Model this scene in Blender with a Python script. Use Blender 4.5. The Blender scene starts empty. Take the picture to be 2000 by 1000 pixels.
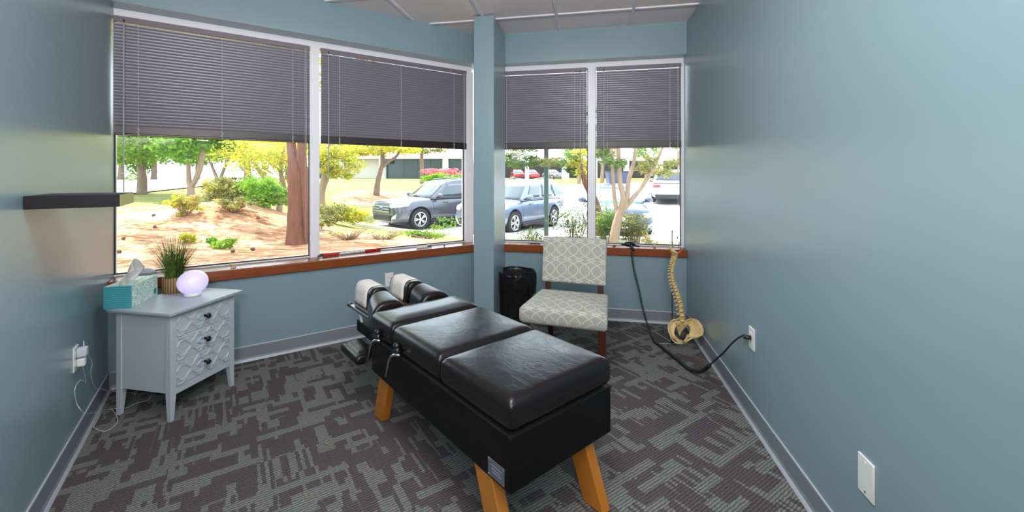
import bpy, bmesh, math, random
import numpy as np
from mathutils import Vector, Matrix
random.seed(7)
SC = bpy.context.scene
COL = SC.collection
PI = math.pi
S2 = math.sqrt(.5)

# ------------------------------------------------------------ camera, world, lights, exposure
FOC, CX, HY, YAW, CAMH = 816.2, 983.8, 344.7, math.radians(11.2), 1.33
cam_d = bpy.data.cameras.new('camera'); cam = bpy.data.objects.new('camera', cam_d); COL.objects.link(cam)
cam_d.sensor_fit = 'HORIZONTAL'; cam_d.sensor_width = 36; cam_d.lens = FOC / 2000 * 36
cam_d.shift_x = (1000 - CX) / 2000; cam_d.shift_y = -(500 - HY) / 2000
cam_d.clip_start = .02; cam_d.clip_end = 400
cam.location = (0, 0, CAMH); cam.rotation_euler = (PI / 2, 0, YAW)
SC.camera = cam
FW = Vector((-math.sin(YAW), math.cos(YAW), 0)); RT = Vector((math.cos(YAW), math.sin(YAW), 0)); CAM = Vector((0, 0, CAMH))
def ray(x, y): return FW + RT * ((x - CX) / FOC) + Vector((0, 0, (HY - y) / FOC))
def at_z(x, y, z=0.): d = ray(x, y); return CAM + d * ((z - CAMH) / d.z)
def at_d(x, y, d): return CAM + ray(x, y) * d
def at_pl(x, y, n, c): n = Vector(n); d = ray(x, y); return CAM + d * ((c - n.dot(CAM)) / n.dot(d))

w = bpy.data.worlds.new('sky'); SC.world = w; w.use_nodes = True
bg = w.node_tree.nodes['Background']; bg.inputs[0].default_value = (.74, .87, 1, 1); bg.inputs[1].default_value = 3.3
sun_d = bpy.data.lights.new('sun', 'SUN'); sun_d.energy = 10.5; sun_d.angle = math.radians(.6); sun_d.color = (1, .95, .86)
sun = bpy.data.objects.new('sun', sun_d); COL.objects.link(sun)
SUN_DIR = Vector((-.62, .42, 1.28)).normalized()      # towards the sun
sun.rotation_euler = SUN_DIR.to_track_quat('Z', 'Y').to_euler()
SC.view_settings.view_transform = 'Standard'; SC.view_settings.look = 'None'
SC.view_settings.exposure = 0.67; SC.view_settings.gamma = 1; SC.view_settings.use_curve_mapping = False
TROFFER_POWER = 18
SC.cycles.use_denoising = True; SC.cycles.max_bounces = 8; SC.cycles.diffuse_bounces = 5; SC.cycles.glossy_bounces = 4
SC.cycles.transparent_max_bounces = 24; SC.cycles.sample_clamp_indirect = 6

# ------------------------------------------------------------ materials
def lin(c):
    return tuple((v / 255 / 12.92) if v / 255 <= .04045 else ((v / 255 + .055) / 1.055) ** 2.4 for v in c)
MATS = {}
def mat(name, c, rough=.6, metal=0, spec=.5, bump=None, var=None, emit=None, trans=0, coat=0):
    """plain material; bump=(scale,strength), var=(scale, other colour, lo, hi)"""
    if name in MATS: return MATS[name]
    m = bpy.data.materials.new(name); m.use_nodes = True; t = m.node_tree; b = t.nodes['Principled BSDF']
    b.inputs['Base Color'].default_value = (*lin(c), 1); b.inputs['Roughness'].default_value = rough
    b.inputs['Metallic'].default_value = metal; b.inputs['Specular IOR Level'].default_value = spec
    b.inputs['Coat Weight'].default_value = coat
    tc = t.nodes.new('ShaderNodeTexCoord')
    if bump:
        n = t.nodes.new('ShaderNodeTexNoise'); n.inputs['Scale'].default_value = bump[0]; n.inputs['Detail'].default_value = 5
        bp = t.nodes.new('ShaderNodeBump'); bp.inputs['Strength'].default_value = bump[1]; bp.inputs['Distance'].default_value = .01
        t.links.new(tc.outputs['Object'], n.inputs['Vector']); t.links.new(n.outputs['Fac'], bp.inputs['Height']); t.links.new(bp.outputs[0], b.inputs['Normal'])
    if var:
        n = t.nodes.new('ShaderNodeTexNoise'); n.inputs['Scale'].default_value = var[0]; n.inputs['Detail'].default_value = 4
        r = t.nodes.new('ShaderNodeValToRGB'); r.color_ramp.elements[0].position = var[2] if len(var) > 2 else .4; r.color_ramp.elements[1].position = var[3] if len(var) > 3 else .6
        r.color_ramp.elements[0].color = (*lin(c), 1); r.color_ramp.elements[1].color = (*lin(var[1]), 1)
        t.links.new(tc.outputs['Object'], n.inputs['Vector']); t.links.new(n.outputs['Fac'], r.inputs[0]); t.links.new(r.outputs[0], b.inputs['Base Color'])
    if emit:
        b.inputs['Emission Color'].default_value = (*lin(emit[0]), 1); b.inputs['Emission Strength'].default_value = emit[1]
    if trans:
        tr = t.nodes.new('ShaderNodeBsdfTranslucent'); mx = t.nodes.new('ShaderNodeMixShader'); mx.inputs[0].default_value = trans
        tr.inputs[0].default_value = (*lin(c), 1)
        if var: t.links.new(r.outputs[0], tr.inputs[0])
        out = t.nodes['Material Output']; t.links.new(b.outputs[0], mx.inputs[1]); t.links.new(tr.outputs[0], mx.inputs[2]); t.links.new(mx.outputs[0], out.inputs[0])
    MATS[name] = m; return m

class G:
    """tiny node-graph writer"""
    def __init__(s, name, rough=.6, spec=.5):
        s.m = bpy.data.materials.new(name); s.m.use_nodes = True; s.t = s.m.node_tree; s.b = s.t.nodes['Principled BSDF']
        s.b.inputs['Roughness'].default_value = rough; s.b.inputs['Specular IOR Level'].default_value = spec; MATS[name] = s.m
        s.tc = s.t.nodes.new('ShaderNodeTexCoord')
    def put(s, sock, v):
        if isinstance(v, (int, float, tuple, Vector)): sock.default_value = v
        else: s.t.links.new(v, sock)
    def math(s, op, a, b=0., c=0.):
        n = s.t.nodes.new('ShaderNodeMath'); n.operation = op; s.put(n.inputs[0], a); s.put(n.inputs[1], b); s.put(n.inputs[2], c); return n.outputs[0]
    def xyz(s, v):
        n = s.t.nodes.new('ShaderNodeSeparateXYZ'); s.put(n.inputs[0], v); return n.outputs
    def vec(s, x, y, z=0.):
        n = s.t.nodes.new('ShaderNodeCombineXYZ'); s.put(n.inputs[0], x); s.put(n.inputs[1], y); s.put(n.inputs[2], z); return n.outputs[0]
    def white(s, v):
        n = s.t.nodes.new('ShaderNodeTexWhiteNoise'); n.noise_dimensions = '3D'; s.put(n.inputs['Vector'], v); return n.outputs['Value']
    def noise(s, v, sc, det=3., rough=.5):
        n = s.t.nodes.new('ShaderNodeTexNoise'); s.put(n.inputs['Vector'], v); n.inputs['Scale'].default_value = sc; n.inputs['Detail'].default_value = det; n.inputs['Roughness'].default_value = rough; return n.outputs['Fac']
    def mix(s, f, a, b):
        n = s.t.nodes.new('ShaderNodeMix'); n.data_type = 'RGBA'; s.put(n.inputs[0], f)
        s.put(n.inputs[6], (*lin(a), 1) if isinstance(a, tuple) else a); s.put(n.inputs[7], (*lin(b), 1) if isinstance(b, tuple) else b); return n.outputs[2]
    def color(s, c): s.t.links.new(c, s.b.inputs['Base Color'])
    def bump(s, h, st=.3, d=.005):
        n = s.t.nodes.new('ShaderNodeBump'); n.inputs['Strength'].default_value = st; n.inputs['Distance'].default_value = d; s.put(n.inputs['Height'], h); s.t.links.new(n.outputs[0], s.b.inputs['Normal'])
    def map(s, v, sc, rot=(0, 0, 0)):
        n = s.t.nodes.new('ShaderNodeMapping'); n.inputs['Scale'].default_value = sc; n.inputs['Rotation'].default_value = rot; s.put(n.inputs[0], v); return n.outputs[0]

WALL = (132, 157, 166)
def wall_paint():
    g = G('blue_green_satin_paint', .29, .95); o = g.tc.outputs['Object']
    g.color(g.mix(g.noise(o, 1.3, 2), WALL, (WALL[0] + 3, WALL[1] + 3, WALL[2] + 2)))
    g.bump(g.noise(o, 160, 2), .08, .002); return g.m
M_WALL = wall_paint()
def carpet():
    g = G('patterned_carpet', .95, .15); o = g.tc.outputs['Object']; X, Y, Z = g.xyz(o)
    wob = g.math('MULTIPLY', g.math('SUBTRACT', g.noise(o, 45, 2), .5), .012)
    u = g.math('ADD', g.math('MULTIPLY', g.math('ADD', X, Y), S2), wob)
    v = g.math('ADD', g.math('MULTIPLY', g.math('SUBTRACT', Y, X), S2), wob)
    def cells(a, b, th, k):
        row = g.math('FLOOR', g.math('DIVIDE', v, b)); sh = g.white(g.vec(row, k + .5, 3.1))
        cu = g.math('FLOOR', g.math('ADD', g.math('DIVIDE', u, a), g.math('MULTIPLY', sh, 7)))
        return g.math('LESS_THAN', g.white(g.vec(cu, row, k + .1)), th)
    d1 = cells(.065, .12, .24, 1.); d2 = cells(.028, .26, .22, 2.); d3 = cells(.055, .09, .18, 3.); l4 = cells(.16, .045, .24, 4.); d5 = cells(.016, .16, .35, 5.)
    l6 = cells(.5, .5, .45, 6.)
    dark = g.math('MAXIMUM', g.math('MAXIMUM', d1, d2), g.math('MAXIMUM', d3, g.math('MULTIPLY', d5, l6)))
    dark = g.math('MULTIPLY', dark, g.math('SUBTRACT', 1., l4))
    ln = g.math('ADD', g.math('MULTIPLY', g.math('SINE', g.math('MULTIPLY', v, 2 * PI / .0135)), .5), .5)
    sp = g.noise(g.map(g.vec(u, v, 0.), (260, 520, 1)), 1., 1)
    sp = g.math('MULTIPLY', g.math('SUBTRACT', sp, .34), 2.6)
    light = g.mix(g.math('MULTIPLY', ln, sp), (86, 86, 84), (174, 178, 168))
    drk = g.mix(g.math('MULTIPLY', g.math('MULTIPLY', ln, sp), .5), (70, 62, 64), (146, 140, 140))
    dk = g.math('MULTIPLY', dark, g.math('MULTIPLY_ADD', g.noise(o, 230, 2), .9, .5)); dk = g.math('MINIMUM', dk, 1.)
    g.color(g.mix(dk, light, drk)); g.bump(g.math('ADD', ln, sp), .35, .004); return g.m
def ogee_fabric():
    g = G('oval_lattice_fabric', .9, .2); UV = g.tc.outputs['UV']; X, Y, Z = g.xyz(UV)
    yy = g.math('ABSOLUTE', g.math('MULTIPLY', g.math('SUBTRACT', g.math('FRACT', g.math('DIVIDE', Y, .172)), .5), 2.))
    f = g.math('SUBTRACT', .42, g.math('MULTIPLY', g.math('MULTIPLY', yy, yy), 1.22))
    sl = g.math('MULTIPLY', yy, 2.5); wd = g.math('MULTIPLY', g.math('SQRT', g.math('MULTIPLY_ADD', sl, sl, 1.)), .043)
    def lines(k):
        fr = g.math('ABSOLUTE', g.math('SUBTRACT', g.math('FRACT', g.math('ADD', g.math('SUBTRACT', g.math('DIVIDE', X, .088), g.math('MULTIPLY', f, k)), .5)), .5))
        return g.math('LESS_THAN', fr, wd)
    # two families a half repeat apart cross into ovals and diamonds
    L = g.math('MAXIMUM', lines(1), lines(-1))
    weave = g.noise(g.map(UV, (900, 900, 1)), 1., 2)
    soft = g.noise(UV, 25, 3)
    base = g.mix(soft, (160, 160, 156), (178, 177, 170))
    col = g.mix(L, base, (206, 202, 180)); g.color(col); g.bump(weave, .3, .002); return g.m
def wood(name, a, b, sc=(30, 3, 30), rough=.4):
    g = G(name, rough, .5); o = g.tc.outputs['Object']
    n = g.noise(g.map(o, sc), 1., 4, .6); g.color(g.mix(n, a, b)); g.bump(n, .08, .002); return g.m
def leather():
    g = G('black_vinyl', .27, .45); o = g.tc.outputs['Object']
    g.color(g.mix(g.noise(o, 5, 3), (20, 16, 17), (28, 22, 22)))
    n1 = g.noise(g.map(o, (9, 16, 9)), 1., 6, .62); n2 = g.noise(o, 420, 2)
    rid = g.math('ABSOLUTE', g.math('SUBTRACT', n1, .5))
    g.bump(g.math('ADD', g.math('MULTIPLY', g.math('MINIMUM', rid, .05), 6.), g.math('MULTIPLY', n2, .14)), .2, .005); return g.m
def ceiling_tile():
    g = G('acoustic_tile', .9, .2); o = g.tc.outputs['Object']; X, Y, Z = g.xyz(o)
    n = g.noise(o, 190, 3, .7)
    g.color(g.mix(n, (238, 220, 218), (252, 240, 238))); g.bump(n, .3, .003); return g.m
def ground_mulch():
    g = G('pine_straw', .95, .1); o = g.tc.outputs['Object']
    n = g.noise(g.map(o, (3, 9, 3), (0, 0, .75)), 1., 8, .75); n2 = g.noise(g.map(o, (.8, 2.2, 1), (0, 0, .75)), 1., 4)
    nn = g.math('MULTIPLY_ADD', n, 3.2, -1.1); n3 = g.math('MULTIPLY_ADD', n2, 4., -1.5)  # strong streak contrast also puts dappled shade into the straw colours
    nn = g.math('MINIMUM', g.math('MAXIMUM', nn, 0.), 1.); n3 = g.math('MINIMUM', g.math('MAXIMUM', n3, 0.), 1.)
    c = g.mix(nn, (80, 44, 32), (192, 138, 100)); g.color(g.mix(g.math('MULTIPLY', n3, .7), c, (196, 160, 128))); g.bump(n, .8, .05); return g.m
def ground_grass():
    g = G('lawn_grass', .9, .1); o = g.tc.outputs['Object']
    n = g.noise(o, 14, 8, .7); n2 = g.noise(o, .5, 4)
    g.color(g.mix(n2, g.mix(g.math('MULTIPLY_ADD', n, 2.4, -.7), (70, 82, 38), (140, 144, 78)), g.mix(g.math('MULTIPLY_ADD', n, 2.4, -.7), (100, 98, 52), (164, 156, 96)))); g.bump(n, .6, .05); return g.m  # raised contrast mixes dappled shade into the grass colours
def bark(name, a, b):
    g = G(name, .9, .1); o = g.tc.outputs['Object']
    n = g.noise(g.map(o, (16, 16, 3.2)), 1., 8, .7); g.color(g.mix(n, a, b)); g.bump(n, .9, .03); return g.m
M_CARPET = carpet(); M_FAB = ogee_fabric(); M_SILL = wood('cherry_sill_wood', (118, 58, 26), (156, 82, 40), (6, 6, 60), .26)
M_LEGWOOD = wood('amber_beech', (176, 104, 30), (206, 132, 46), (14, 14, 3), .38); M_DARKWOOD = wood('walnut_leg', (50, 24, 15), (80, 38, 24), (20, 20, 4), .3)
M_VINYL = leather(); M_TILE = ceiling_tile(); M_MULCH = ground_mulch(); M_GRASS = ground_grass()
M_BARK = bark('red_brown_bark', (66, 42, 34), (146, 98, 78)); M_BARK2 = bark('pale_smooth_bark', (120, 94, 78), (178, 152, 130)); M_BARK3 = bark('grey_bark', (92, 76, 66), (150, 128, 110))
M_BASE = mat('grey_vinyl_base', (128, 132, 140), .5); M_BASE2 = mat('pale_base_edge', (178, 184, 194), .45)
M_WHITEF = mat('white_window_frame', (242, 240, 244), .38); M_GASK = mat('dark_gasket', (38, 36, 40), .6)
M_GRID = mat('ceiling_grid_white', (236, 230, 236), .5)
M_SLAT = mat('grey_slat', (122, 118, 128), .34, spec=.5); M_RAIL = mat('dark_bottom_rail', (46, 34, 35), .4); M_HEADR = mat('grey_headrail', (122, 112, 120), .45)
M_CORD = mat('white_cord', (214, 212, 206), .6); M_WAND = mat('clear_wand', (176, 178, 188), .25)
M_WHITE = mat('white_plastic', (232, 232, 226), .35); M_WHITE2 = mat('cool_white_plastic', (204, 208, 220), .35)
M_BLACKP = mat('black_plastic', (22, 22, 24), .38); M_RUBBER = mat('black_rubber', (30, 30, 30), .6)
M_CHROME = mat('chrome', (205, 205, 205), .14, metal=1); M_STEEL = mat('brushed_steel', (150, 150, 152), .35, metal=1)
M_STAND = mat('grey_blue_lacquer', (182, 192, 200), .42); M_KNOB = mat('dark_bronze_knob', (48, 44, 40), .35, metal=.6)
M_BODYB = mat('matte_black_laminate', (15, 14, 14), .55, spec=.2); M_PAPER = mat('white_tissue_paper', (226, 220, 212), .85, bump=(30, .5))
M_BONE = mat('bone_plastic', (222, 196, 138), .45, var=(60, (198, 164, 98), .5, .75)); M_DISC = mat('disc_tan', (150, 112, 62), .5); M_NERVE = mat('orange_nerve', (220, 96, 30), .5)
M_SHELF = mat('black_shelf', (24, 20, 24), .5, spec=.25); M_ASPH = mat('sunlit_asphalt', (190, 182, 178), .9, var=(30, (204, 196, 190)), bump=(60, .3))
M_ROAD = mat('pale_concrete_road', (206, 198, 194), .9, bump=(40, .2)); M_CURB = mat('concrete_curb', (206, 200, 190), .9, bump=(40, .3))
M_BAG = mat('black_bag_film', (20, 19, 20), .24, bump=(22, 1.0)); M_BIN = mat('black_bin', (26, 26, 28), .5)
def glass_pane():
    m = bpy.data.materials.new('window_glass'); m.use_nodes = True; t = m.node_tree; t.nodes.clear()
    o = t.nodes.new('ShaderNodeOutputMaterial'); a = t.nodes.new('ShaderNodeBsdfTransparent'); b = t.nodes.new('ShaderNodeBsdfGlossy'); x = t.nodes.new('ShaderNodeMixShader'); f = t.nodes.new('ShaderNodeFresnel')
    f.inputs[0].default_value = 1.5; b.inputs['Roughness'].default_value = 0.01; a.inputs[0].default_value = (.97, .985, .98, 1)
    t.links.new(f.outputs[0], x.inputs[0]); t.links.new(a.outputs[0], x.inputs[1]); t.links.new(b.outputs[0], x.inputs[2]); t.links.new(x.outputs[0], o.inputs[0]); return m
M_GLASS = glass_pane()

# ------------------------------------------------------------ mesh helpers
ORG = {}
def rotz(a): return Matrix.Rotation(a, 4, 'Z')
class MB:
    def __init__(s): s.bm = bmesh.new(); s.mi = 0
    def face(s, vs):
        try: f = s.bm.faces.new(vs); f.material_index = s.mi; return f
        except ValueError: return None
    def box(s, lo, hi, M=None, taper=1.0):
        """axis box between lo and hi; taper scales the bottom face in x,y"""
        cx, cy = (lo[0] + hi[0]) / 2, (lo[1] + hi[1]) / 2; v = []
        for z, k in ((lo[2], taper), (hi[2], 1.)):
            for x, y in ((lo[0], lo[1]), (hi[0], lo[1]), (hi[0], hi[1]), (lo[0], hi[1])):
                p = Vector((cx + (x - cx) * k, cy + (y - cy) * k, z)); v.append(s.bm.verts.new(M @ p if M else p))
        for q in ((3, 2, 1, 0), (4, 5, 6, 7), (0, 1, 5, 4), (1, 2, 6, 5), (2, 3, 7, 6), (3, 0, 4, 7)): s.face([v[i] for i in q])
        return s
    def hexa(s, bot, top):
        v = [s.bm.verts.new(Vector(p)) for p in list(bot) + list(top)]; n = len(bot)
        s.face(v[:n][::-1]); s.face(v[n:])
        for i in range(n): j = (i + 1) % n; s.face([v[i], v[j], v[n + j], v[n + i]])
        return s
    def prism(s, poly, z0, z1): return s.hexa([(p[0], p[1], z0) for p in poly], [(p[0], p[1], z1) for p in poly])
    def prof(s, pts, x0, x1, M=None):
        """extrude a (y,z) profile along x"""
        a = [Vector((x0, p[0], p[1])) for p in pts]; b = [Vector((x1, p[0], p[1])) for p in pts]
        if M: a = [M @ p for p in a]; b = [M @ p for p in b]
        return s.hexa(a, b)
    def loft(s, rings, closed=True, caps=True, loop=False):
        R = [[s.bm.verts.new(Vector(p)) for p in r] for r in rings]; n = len(R[0])
        for k in range(len(R) - (0 if loop else 1)):
            A, B = R[k], R[(k + 1) % len(R)]
            for i in range(n if closed else n - 1): j = (i + 1) % n; s.face([A[i], A[j], B[j], B[i]])
        if caps and closed and not loop: s.face(R[0][::-1]); s.face(R[-1])
        return s
    def tube(s, pts, r, n=8, caps=True):
        pts = [Vector(p) for p in pts]; N = len(pts); rr = r if isinstance(r, (list, tuple)) else [r] * N; rings = []
        t0 = (pts[1] - pts[0]).normalized(); up = Vector((0, 0, 1)) if abs(t0.z) < .9 else Vector((1, 0, 0)); a = t0.cross(up).normalized()
        for i, p in enumerate(pts):
            t = (pts[min(i + 1, N - 1)] - pts[max(i - 1, 0)]).normalized(); a = (a - t * a.dot(t)); a = a.normalized() if a.length > 1e-6 else t.orthogonal().normalized(); b = t.cross(a)
            rings.append([p + (a * math.cos(2 * PI * k / n) + b * math.sin(2 * PI * k / n)) * rr[i] for k in range(n)])
        return s.loft(rings, caps=caps)
    def lathe(s, prof, c=(0, 0, 0), n=24, M=None, sx=1, sy=1):
        c = Vector(c); rings = []
        for r, z in prof:
            ring = [Vector((r * sx * math.cos(2 * PI * k / n), r * sy * math.sin(2 * PI * k / n), z)) for k in range(n)]
            rings.append([c + (M @ p if M else p) for p in ring])
        return s.loft(rings)
    def ball(s, c, r, n=16, M=None):
        r = (r, r, r) if isinstance(r, (int, float)) else r; c = Vector(c); rings = []
        for i in range(n // 2 + 1):
            a = -PI / 2 + PI * i / (n // 2); q = max(math.cos(a), .02)
            ring = [Vector((r[0] * q * math.cos(2 * PI * k / n), r[1] * q * math.sin(2 * PI * k / n), r[2] * math.sin(a))) for k in range(n)]
            rings.append([c + (M @ p if M else p) for p in ring])
        return s.loft(rings)
    def quad(s, a, b, c, d): return s.face([s.bm.verts.new(Vector(p)) for p in (a, b, c, d)])
    def build(s, name, m, parent=None, world=False, bevel=0, sub=0, smooth=False, solid=0, uvbox=False, bseg=2, angle=None):
        if world and parent is not None:
            o0 = ORG.get(parent.name, Vector((0, 0, 0))); bmesh.ops.translate(s.bm, verts=s.bm.verts, vec=-o0)
        bmesh.ops.recalc_face_normals(s.bm, faces=s.bm.faces) if not getattr(s, 'norecalc', False) else None
        me = bpy.data.meshes.new(name); s.bm.to_mesh(me); s.bm.free()
        for mm in (m if isinstance(m, (list, tuple)) else [m]): me.materials.append(mm)
        o = bpy.data.objects.new(name, me); COL.objects.link(o)
        if uvbox:
            uv = me.uv_layers.new(name='UVMap')
            for p in me.polygons:
                nx, ny, nz = (abs(c) for c in p.normal)
                for li in p.loop_indices:
                    c = me.vertices[me.loops[li].vertex_index].co
                    q = (c.y + .3, c.z) if nx > .8 else (c.x, c.y + c.z + uvbox)
                    uv.data[li].uv = (q[0], q[1])
        if bevel:
            b = o.modifiers.new('bevel', 'BEVEL'); b.width = bevel; b.segments = bseg; b.limit_method = 'ANGLE'; b.angle_limit = .6
        if sub: q = o.modifiers.new('sub', 'SUBSURF'); q.levels = sub; q.render_levels = sub
        if solid: q = o.modifiers.new('solid', 'SOLIDIFY'); q.thickness = solid; q.offset = 0
        if smooth or sub or bevel:
            me.polygons.foreach_set('use_smooth', [True] * len(me.polygons))
            if not sub and not (smooth is True):
                try:
                    me.set_sharp_from_angle(angle=angle or .6)
                except Exception: pass
        if parent is not None: o.parent = parent; ORG[o.name] = ORG.get(parent.name, Vector((0, 0, 0)))
        return o
def tag(o, label=None, cat=None, group=None, kind=None):
    if label: o['label'] = label
    if cat: o['category'] = cat
    if group: o['group'] = group
    if kind: o['kind'] = kind
    return o
def thing(name, loc, label=None, cat=None, rz=0, group=None, kind=None):
    o = bpy.data.objects.new(name, None); COL.objects.link(o); o.location = loc; o.rotation_euler = (0, 0, rz); o.empty_display_size = .1
    ORG[o.name] = Vector(loc); return tag(o, label, cat, group, kind)
def kids(o): return [c for c in bpy.data.objects if c.parent == o]
def copy_tree(o, parent=None):
    c = o.copy(); COL.objects.link(c)
    if parent is not None: c.parent = parent
    for k in kids(o): copy_tree(k, c)
    return c
def struct(o, label=None, cat=None): return tag(o, label, cat, kind='structure')
def rcushion(x0, x1, y0, y1, z0, z1, r=.02, crown=.02, n=10, taper=None, pr=.016):
    """upholstered pad: straight flanks, rounded shoulders, crowned top; taper(u,v)->extra scale"""
    mb = MB(); rings = []
    def ring(inset, z, k=0):
        out = []; rr = pr + min(inset, .03) * .3
        for cx, cy, a0 in ((x1 - rr - inset, y1 - rr - inset, 0), (x0 + rr + inset, y1 - rr - inset, PI / 2), (x0 + rr + inset, y0 + rr + inset, PI), (x1 - rr - inset, y0 + rr + inset, 1.5 * PI)):
            for i in range(5): a = a0 + PI / 2 * i / 4; out.append(Vector((cx + rr * math.cos(a), cy + rr * math.sin(a), z)))
        return out
    H = z1 - z0 - crown
    rings.append(ring(r * .4, z0)); rings.append(ring(.0, z0 + min(r * .4, H * .3))); rings.append(ring(0, z1 - crown - r))
    for i in range(1, 5):
        a = PI / 2 * i / 4; rings.append(ring(r * (1 - math.cos(a)), z1 - crown - r + r * math.sin(a)))
    wmin = min(x1 - x0, y1 - y0) / 2 - r - pr - .014
    for k in (.12, .3, .6, .85): rings.append(ring(r + wmin * k * .97, z1 - crown + crown * math.sin(min(k, 1) * PI / 2)))
    if taper: rings = [[taper(p) for p in q] for q in rings]
    mb.loft(rings); return mb

# ------------------------------------------------------------ room shell
CEIL = 2.71
OA = Vector((-2.922, 2.074, 0)); OC = Vector((-1.001, 3.995, 0)); XR = .881
def A(t, y, z=0): return Vector((OA.x + S2 * t - S2 * y, OA.y + S2 * t + S2 * y, z))
def Cc(t, y, z=0): return Vector((OC.x + t, OC.y + y, z))
LA = (OC - OA).length            # 2.717
def mit(d): return Vector((OC.x - .4142 * d, OC.y + d, 0))
ROOM = [(XR, -.9), (XR, 3.995), (OC.x, OC.y), (OA.x, OA.y), (.052, -.9)]
struct(MB().prism(ROOM, -.12, 0).build('floor', M_CARPET))
struct(MB().prism([(XR + .15, -1.05), (XR + .15, 4.2), (OC.x - .08, OC.y + .2), (OA.x - .2, OA.y + .1), (-.1, -1.05)], CEIL + .012, CEIL + .1).build('ceiling', M_TILE))
mb = MB()
def clip_line(p, d):
    """clip an infinite line to the room polygon, returns two points"""
    ts = []
    for i in range(len(ROOM)):
        a, b = Vector(ROOM[i]), Vector(ROOM[(i + 1) % len(ROOM)]); e = b - a; den = d.x * e.y - d.y * e.x
        if abs(den) < 1e-9: continue
        q = a - p; t = (q.x * e.y - q.y * e.x) / den; u = (q.x * d.y - q.y * d.x) / den
        if 0 <= u <= 1: ts.append(t)
    ts.sort(); return ts[0], ts[-1]
for k in range(-5, 3):
    x = .382 + .632 * k
    if -2.9 < x < .87:
        t0, t1 = clip_line(Vector((x, 0)), Vector((0, 1))); mb.box((x - .012, t0, CEIL), (x + .012, t1, CEIL + .014))
for k in range(-7, 1):
    y = 3.60 + .632 * k
    if y > -.88:
        t0, t1 = clip_line(Vector((0, y)), Vector((1, 0))); mb.box((t0, y - .012, CEIL + .001), (t1, y + .012, CEIL + .0135))
struct(mb.build('trim_1', M_GRID), 'white metal grid holding the ceiling tiles')
# side walls
struct(MB().box((XR, -1.05, -.12), (XR + .15, 4.25, CEIL)).build('wall_right', M_WALL))
mb = MB(); a, b = Vector((OA.x, OA.y)), Vector((.052, -.9)); d = Vector((-S2, S2)); nrm = Vector((-S2, -S2))
p0, p1 = b - d * .2, a + d * .26; mb.prism([p0, p1, p1 + nrm * .15, p0 + nrm * .15], -.12, CEIL); struct(mb.build('wall_left', M_WALL))
struct(MB().box((-.05, -1.05, -.12), (XR, -.9, CEIL)).build('wall_back', M_WALL))
def poly_off(d0, d1, side):
    """band between offsets d0 and d1 outward of the A or C wall, mitred at the corner"""
    if side == 'A': return [A(0, d0), Vector((mit(d0).x, mit(d0).y, 0)), Vector((mit(d1).x, mit(d1).y, 0)), A(0, d1)]
    return [Vector((mit(d0).x, mit(d0).y, 0)), Vector((XR, OC.y + d0, 0)), Vector((XR, OC.y + d1, 0)), Vector((mit(d1).x, mit(d1).y, 0))]
for side, nm in (('A', 'wall_front_left'), ('C', 'wall_front_right')):
    struct(MB().prism(poly_off(0, .24, side), -1.1, .60).prism(poly_off(0, .24, side), 2.43, 2.95).build(nm, M_WALL, smooth=False))
M_SOF = mat('eave_white', (226, 222, 214), .8)
mb = MB(); mb.prism([A(-1.2, .24), mit(.24), mit(1.35), A(-1.2, 1.35)], 2.9, 3.1); mb.prism([mit(.24), (XR + 1.6, OC.y + .24), (XR + 1.6, OC.y + 1.35), mit(1.35)], 2.9, 3.1)  # unseen overhang, added to keep direct sun off the windows
mb.prism([(XR + 1.6, 4.2), (XR + 1.6, -1.6), (-.3, -1.6), (A(-1.2, .24).x, A(-1.2, .24).y), (mit(.24).x, mit(.24).y)][::-1], 2.96, 3.12)
struct(mb.build('sun_block_eave', M_SOF), 'unseen pale eave added above the windows to block the sun')
struct(MB().box((-.953, 3.482, 0), (-.775, 3.99, CEIL)).build('column', M_WALL, bevel=.004), 'square painted column standing in the corner between the windows')
# sills (cherry wood)
for side, nm in (('A', 'trim_2'), ('C', 'trim_3')):
    mb = MB(); mb.prism(poly_off(-.03, .185 if side == 'A' else .16, side), .604, .675)
    struct(mb.build(nm, M_SILL, bevel=.006), 'cherry wood window sill under the %s windows' % ('left' if side == 'A' else 'right'))
# baseboards: cove profile, pale toe lip
def baseb(nm, M, x0, x1):
    o = MB().prof([(0, 0), (0, .104), (-.003, .107), (-.005, .1), (-.006, .028), (-.011, .016), (-.006, 0)], x0, x1, M).build(nm, M_BASE)
    struct(o); MB().prof([(-.007, .0005), (-.0115, .017), (-.017, .009), (-.021, .0005)], x0, x1, M).build('toe_lip', M_BASE2, o)
    MB().prof([(-.0005, .1045), (-.0005, .1105), (-.005, .1095), (-.0065, .1055)], x0, x1, M).build('top_edge', M_BASE2, o)
MA = Matrix.Translation(OA) @ rotz(PI / 4); MC = Matrix.Translation(OC)
ML = Matrix.Translation((.052, -.9, 0)) @ rotz(PI * .75); MR = Matrix.Translation((XR, 4.0, 0)) @ rotz(-PI / 2)
baseb('baseboard_front_left', MA, .01, LA - .01); baseb('baseboard_front_right', MC, .23, 1.87)
baseb('baseboard_left', ML, .01, (OA - Vector((.052, -.9, 0))).length - .01); baseb('baseboard_right', MR, .01, 4.88)

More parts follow.
